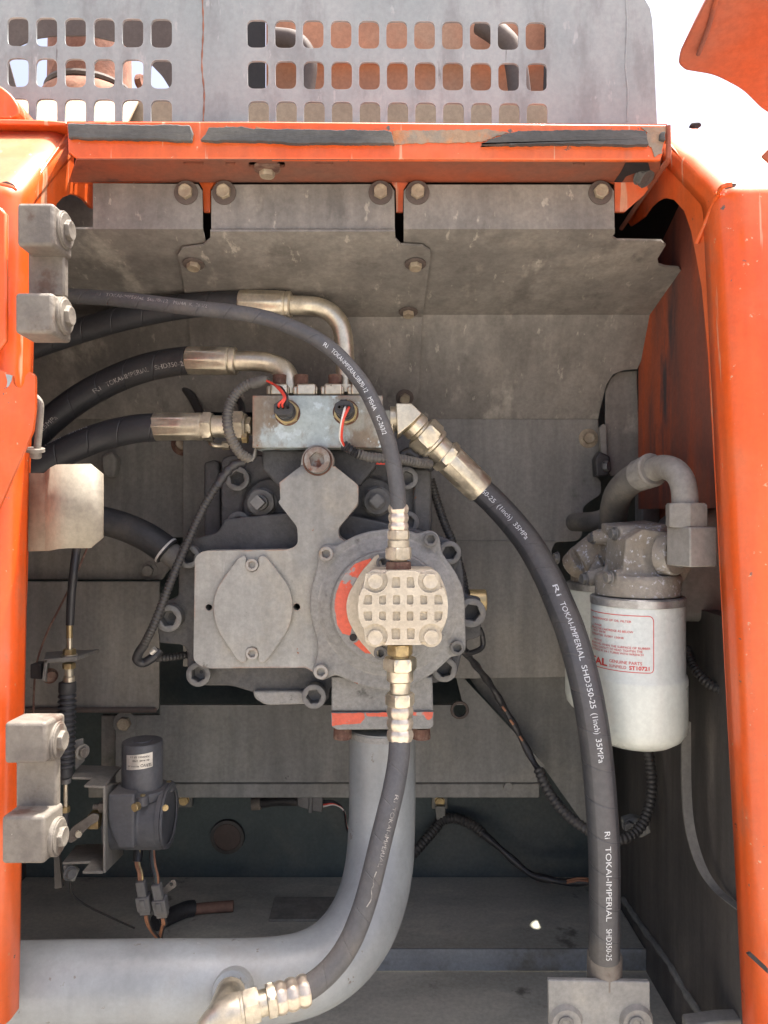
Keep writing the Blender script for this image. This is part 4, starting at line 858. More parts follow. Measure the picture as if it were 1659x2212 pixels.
def rev_text(t, txt, x0, x1, a, h, m, p):
    """hose runs right to left, text reads left to right"""
    v, f = text2d(txt, 0); w = max(q[0] for q in v); s0, s1 = sx(t, x0), sx(t, x1); k = (s1 - s0) / w
    mk('lettering', ([t.at(s0 + x * k, a + (y - .5) * h / t.r * REV, .00025) for x, y in v], f), m, p, smooth=0, fix=False)
REV = 1
for txt, x0, x1 in (('Ri', 206, 221), ('TOKAI-IMPERIAL', 236, 333), ('SHD350-2', 341, 406), ('35MPa', 92, 124)): rev_text(t2, txt, x0, x1, -.38, .0058, 'printworn', h2)
for txt, x0, x1 in (('(1inch)', 112, 150), ('35MPa', 160, 202)): rev_text(t3, txt, x0, x1, 1.12, .0058, 'print', h3)

# thin hose arching over the block into the gear pump
hs, ts = hose('thin_hose', 'thin grey printed hose arching from the upper left down into the gear pump', [(60, 634, .87), (143, 639, .865), (240, 645, .86), (333, 655, .855), (420, 666, .85), (500, 674, .845), (577, 688, .84), (652, 716, .83), (700, 743, .825), (738, 775, .82), (784, 831, .81), (812, 885, .803), (832, 935, .80), (846, 985, .798), (856, 1040, .797), (861, 1100, .797)], .0084, 'wrapgrey', None, .003, 24)
axial(hs, P(861, 1208, GPY), Z_, GPY, [('swivel_nut', 0, 26, 'hex', 26, 'zinc'), ('nut_collar', 24, 42, 'cyl', 23.5, 'zinc'), ('hex_stop', 43, 62, 'hex', 22, 'zinc'), ('ferrule', 61, 118, 'crimp', 22, 'crimped')])
for txt, x0, x1 in (('Ri', 702, 712), ('TOKAI-IMPERIAL', 720, 775)):
    hose_text(ts, txt, sx(ts, x0), sx(ts, x1), .12, .0047, 'print', hs, side=-1, bold=0)
for txt, y0, y1 in (('SIB70-12', 819, 853), ('MSHA', 862, 892), ('IC-263/2', 898, 938)):
    hose_text(ts, txt, sy(ts, y0), sy(ts, y1), .12, .0047, 'print', hs, side=-1, bold=0)
for txt, x0, x1 in (('Ri', 213, 222), ('TOKAI-IMPERIAL', 233, 318), ('SIB70-12', 324, 368), ('MSHA', 377, 406), ('IC-263/2', 412, 455)):
    hose_text(ts, txt, sx(ts, x0), sx(ts, x1), -.25, .0042, 'printworn', hs, side=-1, bold=0)
# hose from the bottom of the gear pump down to the suction pipe
hg, tg = hose('return_hose', 'grey printed hose from the gear pump down across the suction pipe', [(864, 1590, .80), (861, 1640, .792), (851, 1700, .782), (838, 1755, .774), (823, 1815, .767), (810, 1870, .76), (794, 1933, .755), (777, 1985, .752), (757, 2032, .748), (734, 2070, .744), (706, 2102, .74), (680, 2124, .737), (655, 2140, .735)], .0112, 'wrapgrey')
axial(hg, P(864, 1420, GPY), -Z_, GPY, [('swivel_nut', 0, 27, 'hex', 32, 'zinc'), ('nut_collar', 26, 52, 'cyl', 29, 'zinc'), ('tail', 51, 78, 'cyl', 22, 'zinc'), ('hex_stop', 77, 103, 'hex', 28, 'zinc'), ('ferrule', 103, 180, 'crimp', 28.5, 'crimped')])
d = (P(500, 2186, .715) - P(660, 2139, .735))
axial(hg, P(668, 2137, .736), d, .728, [('ferrule', 0, 76, 'crimp', 33, 'crimped'), ('hex_stop', 74, 92, 'hex', 33, 'zinc'), ('tail', 91, 112, 'cyl', 26, 'zinc'), ('swivel_nut', 110, 142, 'hex', 33, 'zinc'), ('nut_collar', 141, 152, 'cyl', 34, 'zinc'), ('adapter', 150, 176, 'cyl', 28, 'zinc')])
cast('elbow', [Tube(pp((530, 2178, .72), (500, 2188, .716), (474, 2205, .714), (455, 2230, .714), (440, 2260, .714)), .0155).vf, Tube(pp((478, 2198, .714), (492, 2160, .735), (500, 2140, .75)), .0145).vf], .0018, 'zinc', hg, it=4)
for txt, y0, y1 in (('Ri', 1715, 1730), ('TOKAI-IMPERIAL', 1738, 1868)): hose_text(tg, txt, sy(tg, y0), sy(tg, y1), -.35, .0045, 'printworn', hg, side=-1, bold=0)
mk('chalk_mark', Tube([tg.at(sy(tg, y), a, .0001) for y, a in ((1878, -.15), (1890, -.05), (1900, -.2), (1915, -.1), (1930, -.3), (1945, -.1))], .0006, step=.002, seg=6).vf, 'printworn', hg)

# suction pipe
sp_ = thing('suction_pipe', 'wide grey suction pipe dropping from the pump and bending left along the floor', 'pipe', P(600, 2200, .82))
Tube(pp((826, 1572, .935), (826, 1640, .934), (826, 1720, .93), (824, 1800, .922), (819, 1870, .908), (804, 1940, .888), (776, 2005, .864), (732, 2060, .842), (672, 2098, .82), (600, 2116, .806), (500, 2122, .797), (380, 2123, .79), (200, 2125, .786), (0, 2129, .782), (-120, 2132, .78)), .0402, step=.006, seg=56).build('pipe', 'pipe', sp_)
mk('top_collar', lathe([(0, L(70, .93)), (L(14, .93), L(73, .93)), (L(22, .93), L(73, .93))], P(826, 1596, .935), Z_), 'cast', sp_)
mk('weld_boss', lathe([(-.02, .0215), (.0, .0205), (.008, .0185), (.0085, .012)], P(503, 2140, .76), Vector((0, -.85, .35))), 'pipe', sp_)
# plain black hose behind the striker plate
pb = thing('plain_hose', 'short plain black hose end behind the pale striker plate', 'hose', P(300, 1160, 1.0))
Tube(pp((120, 1105, .98), (200, 1120, .985), (260, 1135, .985), (310, 1156, .985), (345, 1178, .985), (362, 1192, .985)), .0185).build('hose', 'rubber', pb)
mk('wire_clip', lathe([(0, .0188), (.0014, .0194), (.0028, .0188)], P(356, 1187, .985), P(362, 1192, .985) - P(345, 1178, .985), cap=(False, False)), 'whitewire', pb)
Tube(pp((360, 1190, .99), (380, 1205, .99), (400, 1222, 1.0)), .015).build('pipe_end', 'tank', pb)
# thin black cable in the background, left
cb = thing('black_cable', 'thin black cable looping behind the middle left hose', 'cable', P(300, 790, 1.07))
Tube(pp((150, 728, 1.06), (200, 738, 1.06), (260, 762, 1.06), (320, 785, 1.06), (370, 812, 1.06), (405, 845, 1.06), (428, 885, 1.05), (440, 930, 1.04)), .0062, seg=14).build('cable', 'plastic', cb)
c2_ = thing('black_cable', 'short stub of thin black cable beside the left sensor conduit', 'cable', P(520, 880, .99))
Tube(pp((512, 860, 1.0), (520, 872, .99), (524, 890, .97), (526, 905, .95)), .0045, seg=12).build('cable', 'plastic', c2_)

# ================================================================== conduits and wiring
ca = thing('sensor_conduit', 'dusty corrugated conduit looping from the left sensor down the pump side', 'conduit', P(500, 980, .89))
conduit('upper_loop', [(562, 824, .882), (540, 829, .884), (515, 845, .886), (498, 870, .886), (491, 900, .882), (494, 930, .88), (505, 958, .885), (520, 980, .89), (540, 992, .895)], .0058, 'conduit', ca)
Tube(pp((578, 822, .88), (570, 821, .881), (555, 826, .883), (544, 829, .884)), .0064, seg=14, step=.002, rfun=lambda s: .0042 + .0024 * min(1, s / .008)).build('tape_end', 'conduit', ca)
Tube(pp((545, 985, .90), (528, 996, .90), (505, 1005, .90), (485, 1025, .90), (470, 1048, .90)), .0052, seg=14, step=.003, rfun=lambda s: .0055 + .0008 * math.sin(s * 600)).build('tape', 'tape', ca)
conduit('lower_run', [(472, 1044, .90), (450, 1078, .90), (428, 1120, .898), (408, 1165, .895), (388, 1210, .89), (368, 1258, .888), (350, 1305, .888), (330, 1355, .89), (310, 1395, .90)], .0048, 'conduitdark', ca)
Tube(pp((312, 1392, .90), (300, 1410, .905), (296, 1425, .91), (310, 1432, .915), (330, 1420, .915), (345, 1405, .92)), .0055, seg=12, step=.003).build('tape', 'tape', ca)
mk('wire_end', Tube(pp((326, 1410, .91), (336, 1402, .909)), .0035, seg=10).vf, 'silver', ca)
conduit('branch', [(330, 1422, .93), (365, 1420, .94), (420, 1412, .96)], .0045, 'conduitdark', ca)
mk('clip', slab([P(x, y, .895) for x, y in ((536, 992), (544, 990), (548, 975), (551, 960), (554, 961), (551, 985), (546, 996), (537, 998))], (0, .008, 0)), 'wallgrey', ca, bevel=.0006)
cc = thing('sensor_conduit', 'corrugated conduit from the right sensor passing behind the thin hose', 'conduit', P(800, 985, .89))
Tube(pp((742, 962, .872), (752, 968, .875), (764, 976, .878), (780, 983, .88)), .0058, step=.0012, seg=12, rfun=lambda s: .0052 + .0011 * math.sin(s * 1500)).build('tape', 'tape', cc)
conduit('conduit', [(772, 980, .879), (800, 988, .882), (830, 990, .886), (870, 993, .90), (905, 1000, .915), (930, 1002, .93)], .0056, 'conduit', cc)
mk('red_tag', pxslab([(800, 994), (842, 992), (842, 1004), (805, 1003)], .93, .004), 'redwire', cc)
Tube(pp((868, 985, .925), (880, 975, .925), (895, 985, .925), (915, 1000, .93), (932, 1012, .94)), .005, seg=12, step=.003, rfun=lambda s: .005 + .0006 * math.sin(s * 700)).build('tape', 'tape', cc)
cd = thing('side_harness', 'black wiring harness running down the right side of the pump to the floor corner', 'harness', P(1000, 1400, 1.0))
conduit('upper_run', [(930, 1035, .975), (945, 1085, .975), (960, 1130, .975), (975, 1165, .975), (988, 1205, .975), (1000, 1250, .975), (1006, 1290, .975)], .0052, 'conduitdark', cd)
Tube(pp((1004, 1368, .95), (1002, 1395, .955), (1005, 1412, .96), (1040, 1400, .975), (1042, 1375, .975), (1036, 1358, .97)), .0034, seg=10, step=.003).build('loop', 'plastic', cd)
Tube(pp((1003, 1405, .96), (1030, 1440, 1.0), (1060, 1480, 1.03), (1090, 1530, 1.04), (1115, 1575, 1.04), (1135, 1612, 1.04), (1152, 1645, 1.03), (1165, 1665, 1.02)), .005, seg=12, step=.004, rfun=lambda s: .0046 + .0008 * math.sin(s * 160)).build('taped_run', 'tape', cd)
for y in (1526, 1555, 1590): mk('wire_piece', Tube(pp((1070 + (y - 1500) * .58, y, 1.03), (1077 + (y - 1500) * .58, y + 10, 1.03)), .0016, seg=8).vf, 'orangewire', cd)  # short orange wire pieces along the taped run
conduit('lower_run', [(1163, 1662, 1.02), (1175, 1690, 1.01), (1195, 1725, 1.0), (1225, 1760, .99), (1265, 1790, .98), (1305, 1810, .98), (1345, 1812, .98), (1380, 1790, .99), (1400, 1750, 1.0), (1408, 1700, 1.01), (1403, 1640, 1.02), (1392, 1600, 1.02)], .0066, 'conduitdark', cd, pitch=.006)
mk('clip', pxslab([(1350, 1775), (1372, 1768), (1402, 1775), (1408, 1800), (1385, 1812), (1352, 1800)], 1.02, .02, r=4), 'walllow', cd, bevel=.003)
pbolt('hex', 1358, 1785, 1.02, 12, 'bolt', cd)
ce_ = thing('floor_harness', 'black harness clipped to the teal wall behind the suction pipe', 'harness', P(1000, 1780, 1.27))
conduit('conduit', [(880, 1858, 1.26), (910, 1825, 1.27), (940, 1790, 1.285), (955, 1772, 1.29), (985, 1768, 1.285), (1020, 1782, 1.28), (1045, 1802, 1.27)], .0082, 'conduitdark', ce_, pitch=.006)
Tube(pp((1040, 1798, 1.27), (1080, 1832, 1.26), (1120, 1868, 1.25), (1150, 1890, 1.24), (1190, 1900, 1.23), (1220, 1905, 1.22), (1290, 1905, 1.2)), .0052, seg=12, rfun=lambda s: .0058 + .001 * math.sin(s * 120)).build('taped_run', 'tape', ce_)
for dy, m_ in ((-3, 'orangewire'), (2, 'orangewire')): mk('wire', Tube(pp((1225, 1905 + dy, 1.21), (1250, 1900 + dy, 1.2), (1275, 1902 + dy, 1.2)), .0016, seg=8).vf, m_, ce_)
mk('clip', pxslab([(940, 1742), (962, 1742), (962, 1775), (944, 1778)], 1.285, .004), 'walllow', ce_, bevel=.001)
pd = thing('grey_connector', 'grey plug with loose wires hanging from the dark wall left of the suction pipe', 'connector', P(670, 1760, 1.26))
mk('body', pxslab([(642, 1718), (698, 1722), (696, 1756), (672, 1752), (641, 1742)], 1.24, .03), 'plasticgrey', pd, bevel=.002)
mk('band', pxslab([(668, 1716), (676, 1716), (674, 1757), (666, 1756)], 1.237, .036), 'plasticgrey', pd, bevel=.001)
for k_ in range(4): mk('wire', Tube(pp((698, 1742 - k_ * 4, 1.25), (722, 1738 - k_ * 2, 1.25), (742, 1750, 1.26), (748, 1780 + k_ * 3, 1.27), (755, 1800, 1.28)), .0016, seg=8).vf, ('whitewire', 'redwire', 'blackwire', 'blackwire')[k_], pd)
Tube(pp((560, 1735, 1.27), (600, 1730, 1.26), (645, 1730, 1.25)), .008, seg=12).build('sheath', 'tape', pd)
mk('cap', lathe([(0, .010), (.014, .0105), (.016, .008)], P(544, 1737, 1.27), P(562, 1735, 1.27) - P(544, 1737, 1.27)), 'hinge', pd)
fp = thing('red_sleeve', 'faded red cable sleeve lying on the floor near the plugs', 'sleeve', P(455, 1980, 1.17))
Tube([Vector((P(412, 0, 1.18).x, 1.185, ZF + .009)), Vector((P(450, 0, 1.18).x, 1.19, ZF + .009)), Vector((P(500, 0, 1.18).x, 1.195, ZF + .009))], .0082, seg=16).build('sleeve', mat('faded_red_sleeve', (.22, .125, .09), (.17, .10, .075), sc=20, rough=.8), fp)
Tube([Vector((P(340, 0, 1.15).x, 1.14, ZF + .012)), Vector((P(370, 0, 1.15).x, 1.165, ZF + .012)), Vector((P(400, 0, 1.17).x, 1.18, ZF + .012)), Vector((P(416, 0, 1.18).x, 1.186, ZF + .01))], .012, seg=14).build('tape_bundle', 'tape', fp)

# ================================================================== oil filters, right
def ofilter(label, x, Y, zt, rot, text):
    root = thing('oil_filter', label, 'filter', Vector((P(x, 0, Y).x, Y, zt - .155)), 'white oil filters')
    r0, r1 = .0500, .0525; c = Vector((P(x, 0, Y).x, Y, 0))
    mk('can', lathe([(zt - .1655, .006), (zt - .1645, .022), (zt - .161, .036), (zt - .155, .0455), (zt - .148, .0505), (zt - .138, r1), (zt - .0895, r1), (zt - .086, r1 - .0008), (zt - .0835, r0), (zt - .0105, r0 - .0003), (zt - .009, r0 - .001)], c, Z_, 72, cap=(True, False)), 'white', root, smooth=60)
    mk('rim', lathe([(zt - .0095, r0 - .002), (zt - .009, r0 + .0004), (zt - .0015, r0 + .0006), (zt, r0 - .001), (zt, .03)], c, Z_, 72), 'rim', root, smooth=40)
    return root, c
zt = zy(1297, .795)
f1, c1 = ofilter('front white oil filter with red printed label beside the right hose', 1377, .845, zt, 0, 1)
f2, c2 = ofilter('rear white oil filter mostly hidden behind the hose and front filter', 1314, .955, zt + .005, 0, 0)
rad = .0501
def fy(y): return zy(y, .797)
def pa_(px):
    best = min(range(-900, 600), key=lambda q: abs(CX + F * (c1.x + .05 * math.sin(R(q / 10))) / (c1.y - .05 * math.cos(R(q / 10))) - px) if q > -715 else 9e9)
    return best / 10
for txt, a0, px, y, h, b in (('MAINTENANCE OF OIL FILTER', -86, 1364, 1346.5, 4.8, .004), ('USAGE', -82, 1300, 1361, 4.2, .003), ('REPLACE THE CARTRIDGE AS BELOW', -88, 1368, 1368.8, 4.8, .004), ('FIRST 50HR', -84, 1309, 1375, 4.2, .003),
                             ('THEREAFTER  EVERY 150HR', -88, 1348, 1383, 4.6, .004), ('NOTICE', -82, 1300, 1395, 4.2, .003), ('MOUNTING: WHEN THE SURFACE OF RUBBER', -88, 1405, 1403, 4.8, .004), ('PACKING CONTACT TO HEAD TIGHTEN THE', -88, 1388, 1410, 4.8, .004),
                             ('CARTRIDGE BY 3/4-1 TURNS WITH WRENCH', -88, 1390, 1417, 4.8, .004), ('GENUINE PARTS', 1316, 1387, 1437, 6.8, .004), ('SUNFIELD', 1316, 1353, 1447.5, 6.6, .002), ('ST10721', 1359, 1403, 1448, 8.2, .03), ('STAL', -96, 1312, 1447, 16, .03)):
    a0_ = a0 if a0 < 0 else pa_(a0); a1_ = pa_(px)
    cyl_text(txt, (c1.x, c1.y), rad, a0_, fy(y), L(h, .797), M['red'], f1, bold=b, width=R(a1_ - a0_) * rad)
A_R = pa_(1412)
bd = []
def lab(a, y): return Vector((c1.x + math.sin(R(a)) * rad, c1.y - math.cos(R(a)) * rad, fy(y)))
path = [(A_R - 18.3 + a, y) for a, y in [(a, 1331) for a in range(-80, 13, 4)] + [(15, 1332), (17, 1335), (18, 1339)] + [(18.3, y) for y in range(1345, 1445, 8)] + [(18, 1447), (17, 1451), (15, 1453)] + [(a, 1453.5) for a in range(12, -81, -4)]]
v, f = [], []
for i, (a, y) in enumerate(path):
    a2, y2 = path[min(i + 1, len(path) - 1)]; a1_, y1_ = path[max(i - 1, 0)]
    dx, dy = R(a2 - a1_) * rad, -(y2 - y1_) * L(1, .797); n = math.hypot(dx, dy) or 1
    w = .00038; nx, nz = -dy / n * w, dx / n * w
    p = lab(a, y); tx = Vector((math.cos(R(a)), math.sin(R(a)), 0))
    v += [p + tx * nx + Vector((0, 0, nz)), p - tx * nx - Vector((0, 0, nz))]
for i in range(len(path) - 1): f.append((2 * i, 2 * i + 1, 2 * i + 3, 2 * i + 2))
mk('label_border', (v, f), 'red', f1, smooth=0, fix=False)

fh = thing('filter_manifold', 'stained cast aluminium filter head above the two white filters', 'filter head', Vector((c1.x, c1.y, zt)))
C1, C2 = Vector((c1.x, c1.y, 0)), Vector((c2.x, c2.y, 0))
zz = lambda y: zy(y, .80)
def bar(p, q, r0_, r1_): 
    d = Vector(q) - Vector(p); return lathe([(0, r0_), (d.length, r1_)], p, d, 24)
b0 = P(1380, 1190, .86); 
vfs = [lathe([(zt + .001, .0455), (zt + .020, .0455), (zt + .024, .044)], C1, Z_), lathe([(zt + .001, .0455), (zt + .030, .0455)], C2, Z_),
       bar(P(1420, 1200, .84), P(1300, 1190, .96), .030, .028), bar(P(1444, 1200, .825), P(1380, 1205, .87), .034, .034),
       slab([P(x, y, .815) for x, y in ((1345, 1240), (1452, 1262), (1455, 1235), (1440, 1150), (1390, 1143), (1352, 1165))], (-.004, .055, .002)),
       slab([P(x, y, .84) for x, y in ((1333, 1140), (1436, 1132), (1438, 1150), (1360, 1168), (1335, 1160))], (-.004, .05, .004)),
       bar(P(1325, 1248, .82), P(1400, 1240, .835), .0085, .011), bar(P(1285, 1161, .90), P(1340, 1156, .88), .0085, .011), bar(P(1270, 1250, .88), P(1340, 1235, .87), .0085, .011), bar(P(1334, 1152, .845), P(1400, 1150, .85), .0085, .010),
       bar(P(1252, 1215, .93), P(1300, 1190, .93), .020, .026), bar(P(1232, 1225, .94), P(1255, 1210, .93), .015, .019)]
for (a_, b_, c_) in (((1262, 1248, .89), (1292, 1198, .90), (1310, 1240, .89)), ((1290, 1250, .86), (1330, 1190, .86), (1345, 1240, .86)), ((1318, 1250, .83), (1372, 1180, .84), (1380, 1248, .83))):
    vfs.append(slab([P(*a_), P(*b_), P(*c_)], (.003, .012, 0)))
cast('casting', vfs, .0014, 'alug', fh, it=2)
for x, y, Y in ((1281, 1162, .898), (1327, 1153, .843), (1264, 1250, .878), (1317, 1247, .818), (1203, 1205, .95)):
    stud('hex', P(x, y, Y), (-1, -.25, 0), L(11, .85), 'bolt', fh, zs=1.0, washer=(1.35, 'bolt'))
mk('port_flange', lathe([(-.008, L(48, .80)), (.004, L(45, .80)), (.0055, L(42, .8)), (.0055, L(20, .8))], P(1452, 1198, .812), Vector((.55, -.83, 0))), 'alug', fh)
bk = Vector((.34, -.94, 0)).normalized()
axial(fh, P(1452, 1196, .812), Vector((.55, -.83, .05)), .80, [('port_nut', 0, 22, 'hex', 28, 'bolt')])
ee = P(1494, 1180, .775)
rt = Vector((.94, .34, 0)); fw = Vector((.34, -.94, 0)); hw, hh, dd_ = L(36, .78), L(42, .78), .034
ec = [ee + rt * a * hw + fw * b * dd_ * .5 - Z_ * hh for a, b in ((-1, -1), (1, -1), (1, 1), (-1, 1))]
mk('elbow_block', slab(ec, (0, 0, 2 * hh)), 'tank', fh, bevel=.0016)
axial(fh, P(1482, 1139, .778), Z_, .78, [('elbow_nut', 0, 52, 'hex', 38, 'tank')])
hf = thing('filter_hose', 'grey hose with pale pipe bend curving up from the filter head', 'hose', P(1476, 1088, .78))
Tube(pp((1480, 1092, .778), (1478, 1060, .78), (1470, 1032, .787), (1452, 1014, .80), (1428, 1009, .82), (1405, 1018, .835)), .0130, step=.003).build('pipe_bend', 'tank', hf)
da = P(1360, 1036, .87) - P(1408, 1016, .833)
axial(hf, P(1412, 1014, .83), da, .84, [('collar', 0, 12, 'cyl', 37, 'tank'), ('ferrule', 10, 52, 'fer', 36, 'wallgrey')])
Tube(pp((1385, 1026, .855), (1358, 1042, .875), (1336, 1068, .90), (1327, 1098, .92), (1324, 1130, .94), (1320, 1160, .96)), .0165, step=.004).build('hose', 'conduit', hf)
lh = thing('small_return_hose', 'small grey hose vanishing behind the left end of the filter head', 'hose', P(1275, 1127, 1.0))
Tube(pp((1240, 1128, 1.04), (1275, 1127, 1.0), (1300, 1122, .985), (1325, 1115, .98)), .0125).build('hose', 'conduit', lh)
mk('clamp', lathe([(0, .0145), (.01, .0145)], P(1296, 1124, .986), X_), 'bolt', lh)
tk = thing('grey_tank', 'pale grey rounded tank wall behind the filter head, right', 'tank', P(1520, 1345, .93))
mk('shell', slab([P(x, y, .90) for x, y in rnd([(1460, 1345), (1462, 1190, 20), (1500, 1118, 20), (1570, 1090), (1700, 1090), (1700, 1349)], 0, 6)], (0, .12, 0)), 'tank', tk, bevel=.012, seg=4)
# curved flat strip on the right wall and the drain parts at the floor
cs = thing('curved_strip', 'flat curved grey edge strip on the dark right wall', 'strip', P(1500, 1900, .86))
pa = spline(pp((1473, 1560, .885), (1474, 1700, .88), (1480, 1780, .872), (1494, 1840, .862), (1512, 1885, .85), (1535, 1918, .84), (1560, 1942, .818), (1590, 1965, .786), (1620, 1985, .757)), .006)[0]
v, f = [], []
for p in pa: v += [p, p + Vector((.0105, 0, 0)), p + Vector((.0105, .004, 0)), p + Vector((0, .004, 0))]
for i in range(len(pa) - 1):
    for k in range(4): f.append((4 * i + k, 4 * i + 4 + k, 4 * i + 4 + (k + 1) % 4, 4 * i + (k + 1) % 4))
f += [(0, 1, 2, 3), tuple(len(v) - 4 + q for q in (0, 1, 2, 3))]
mk('strip', (v, f), 'wallgrey', cs, smooth=30)
inner = [Vector(p) + Vector((.004, .003, 0)) for p in pa]
tubew = thing('wall_cable', 'thin dark corrugated cable on the right wall below the tank', 'cable', P(1530, 1480, .88))
conduit('cable', [(1482, 1400, .90), (1495, 1435, .885), (1515, 1462, .87), (1540, 1482, .86), (1580, 1495, .85)], .0055, 'conduitdark', tubew)
br = thing('hose_bracket', 'grey steel bracket holding the lower end of the long right hose', 'bracket', P(1295, 2212, .80))
mk('plate', pxslab([(1184, 2117, 3), (1404, 2121, 3), (1407, 2300), (1188, 2300)], .792, .006), mat('grey_bracket', (.26, .26, .245), (.20, .20, .19), sc=12, rough=.6, metal=.2, dust=(.31, .30, .265), dsc=14, damt=(.45, .7), bump=.2), br, bevel=.0012)
for x in (1222, 1374):
    mk('boss', lathe([(0, L(37, .79)), (.002, L(35, .79)), (.0055, L(31, .79)), (.006, L(16, .79))], P(x, 2206, .792), FR), 'wallgrey', br)
    pbolt('sock', x, 2210, .787, 17, 'bolt', br, zs=.4)
ps = thing('floor_stud', 'short dark threaded stud standing on the floor at lower right', 'stud', Vector((.315, .87, ZF2)))
mk('stud', lathe([(ZF2, .010), (ZF2 + .02, .010), (ZF2 + .021, .013), (ZF2 + .05, .0125), (ZF2 + .051, .009), (ZF2 + .062, .008)], Vector((P(1481, 0, .85).x, .875, 0)), Z_), 'castdark', ps)
rk = thing('corner_plate', 'pale grey plate corner at the bottom right edge', 'plate', P(1600, 2200, .80))
mk('plate', slab([P(x, y, .80) for x, y in ((1488, 2216), (1560, 2206), (1640, 2203), (1700, 2201), (1700, 2300), (1488, 2300))], (0, .02, 0)), 'tank', rk, bevel=.002)

# ================================================================== control cable, link and servo motor, left
CYY = .93
cc2 = thing('control_cable', 'upright black push-pull cable with ribbed rubber boot at lower left', 'cable', P(150, 1700, CYY))
Tube(pp((175, 1150, .95), (166, 1185, .94), (159, 1235, CYY), (154, 1290, CYY), (151, 1350, CYY)), .0050, seg=16).build('sheath', 'plastic', cc2)
axial(cc2, P(150, 1348, CYY), -Z_, CYY, [('end_sleeve', 0, 30, 'cyl', 6.5, 'brass'), ('rod_sleeve', 28, 56, 'cyl', 6, 'zinc'), ('lock_nut', 54, 66, 'hex', 12, 'brass'), ('washer', 65, 69, 'cyl', 17, 'zinc')])
axial(cc2, P(149, 1432, CYY), -Z_, CYY, [('lock_nut', 0, 12, 'hex', 12, 'brass'), ('thread', 11, 30, 'cyl', 9, 'zinc'), ('boot_collar', 29, 41, 'cyl', 12, 'zinc')])
k = L(1, CYY); st = [(0, 12 * k), (2 * k, 18 * k), (22 * k, 18.5 * k), (26 * k, 15 * k)]
for i in range(14): st += [(30 * k + i * 11.5 * k, 19 * k), (33 * k + i * 11.5 * k, 19.6 * k), (36 * k + i * 11.5 * k, 14.5 * k), (39 * k + i * 11.5 * k, 14.5 * k)]
st += [(196 * k, 16 * k), (205 * k, 15 * k)]
q_ = lathe([(t, r) for t, r in st], P(146, 1472, CYY), P(142, 1680, CYY) - P(147, 1472, CYY), 28)
mk('rubber_boot', q_, 'rubber', cc2, smooth=50)
axial(cc2, P(142, 1680, CYY), -Z_, CYY, [('boot_end', 0, 12, 'cyl', 11, 'bolt'), ('rod', 10, 64, 'cyl', 4.6, 'zinc'), ('rod_nut', 62, 74, 'hex', 8, 'brass'), ('rod_end', 73, 120, 'cyl', 6.5, 'castdark')])
cbk = thing('cable_bracket', 'small angled bracket clamping the top of the control cable', 'bracket', P(130, 1430, .94))
mk('plate', slab([P(95, 1424, .915), P(166, 1418, .915), P(214, 1402, 1.04), P(100, 1408, 1.0)], (0, 0, -.005)), 'wallgrey', cbk, bevel=.0008)
mk('side_flange', slab([P(96, 1424, .915), P(100, 1430, .955), P(100, 1475, .955), P(90, 1470, .915)], (.004, 0, 0)), 'wallgrey', cbk, bevel=.0008)
mk('cable_clip', pxslab([(65, 1435), (88, 1434), (90, 1468), (65, 1466)], .93, .02, r=3), 'plastic', cbk, bevel=.002)
stud('hex', P(108, 1460, .94), (.6, -.8, 0), L(12, .93), 'rustbolt', cbk, washer=(1.4, 'rustbolt'))
tw = thing('brown_wire', 'thin brown wire slanting down past the control cable', 'wire', P(130, 1300, .95))
Tube(pp((190, 1180, .96), (160, 1250, .95), (130, 1310, .95), (100, 1370, .945), (80, 1430, .94), (74, 1480, .94), (72, 1540, .94)), .0013, seg=8).build('wire', 'rustbolt', tw)
sb = thing('servo_bracket', 'grey folded bracket carrying the dark servo motor', 'bracket', P(200, 1885, .95))
mk('upright', pxslab([(219, 1698), (228, 1690), (262, 1660), (262, 1830), (246, 1862), (224, 1888), (218, 1884)], .945, .004), 'wallgrey', sb, bevel=.0006) if False else mk('upright', slab([P(222, 1698, .915), P(222, 1886, .915), P(262, 1846, 1.03), P(262, 1690, 1.03)], (.003, 0, 0)), 'wallgrey', sb, bevel=.0006)
mk('top_flange', slab([P(155, 1678, .93), P(200, 1680, .93), P(182, 1696, .915), P(224, 1698, .915), P(262, 1655, 1.03), P(170, 1652, 1.03)], (0, 0, -.003)), 'wallgrey', sb, bevel=.0005)
mk('bottom_flange', slab([P(135, 1868, .93), P(196, 1866, .93), P(178, 1888, .915), P(222, 1888, .915), P(240, 1826, 1.02), P(165, 1830, 1.02)], (0, 0, .003)), 'wallgrey', sb, bevel=.0005)
mk('foot_tab', slab([P(136, 1870, .93), P(152, 1866, .935), P(170, 1880, .94), P(160, 1905, .935), P(140, 1900, .93)], (0, .004, 0)), 'walllow', sb, bevel=.0008)
stud('hex', P(151, 1886, .93), (.8, -.6, 0), L(11, .93), 'bolt', sb, washer=(1.4, 'bolt'))
stud('hex', P(178, 1624, .96), (.8, -.6, 0), L(11, .96), 'hinge', sb, washer=(1.5, 'wallgrey'))
mk('rear_tab', slab([P(160, 1600, .965), P(178, 1595, .97), P(181, 1645, .97), P(162, 1665, .965)], (0, .004, 0)), 'wallgrey', sb, bevel=.001)
mk('link_stay', slab([P(116, 1835, .95), P(126, 1835, .95), P(134, 1918, .95), P(118, 1920, .95)], (0, .006, 0)), 'charcoal', sb)
ar = thing('link_arm', 'small bright crank arm linking the cable to the servo motor', 'lever', P(180, 1790, .925))
mk('arm', slab([P(x, y, .92) for x, y in rnd([(147, 1802, 6), (154, 1788, 5), (200, 1757, 6), (213, 1762, 4), (212, 1774, 3), (192, 1786, 5), (165, 1815, 6), (153, 1822, 6), (146, 1818, 5)], 0, 5)], (0, .004, 0)), 'hinge', ar, bevel=.0008)
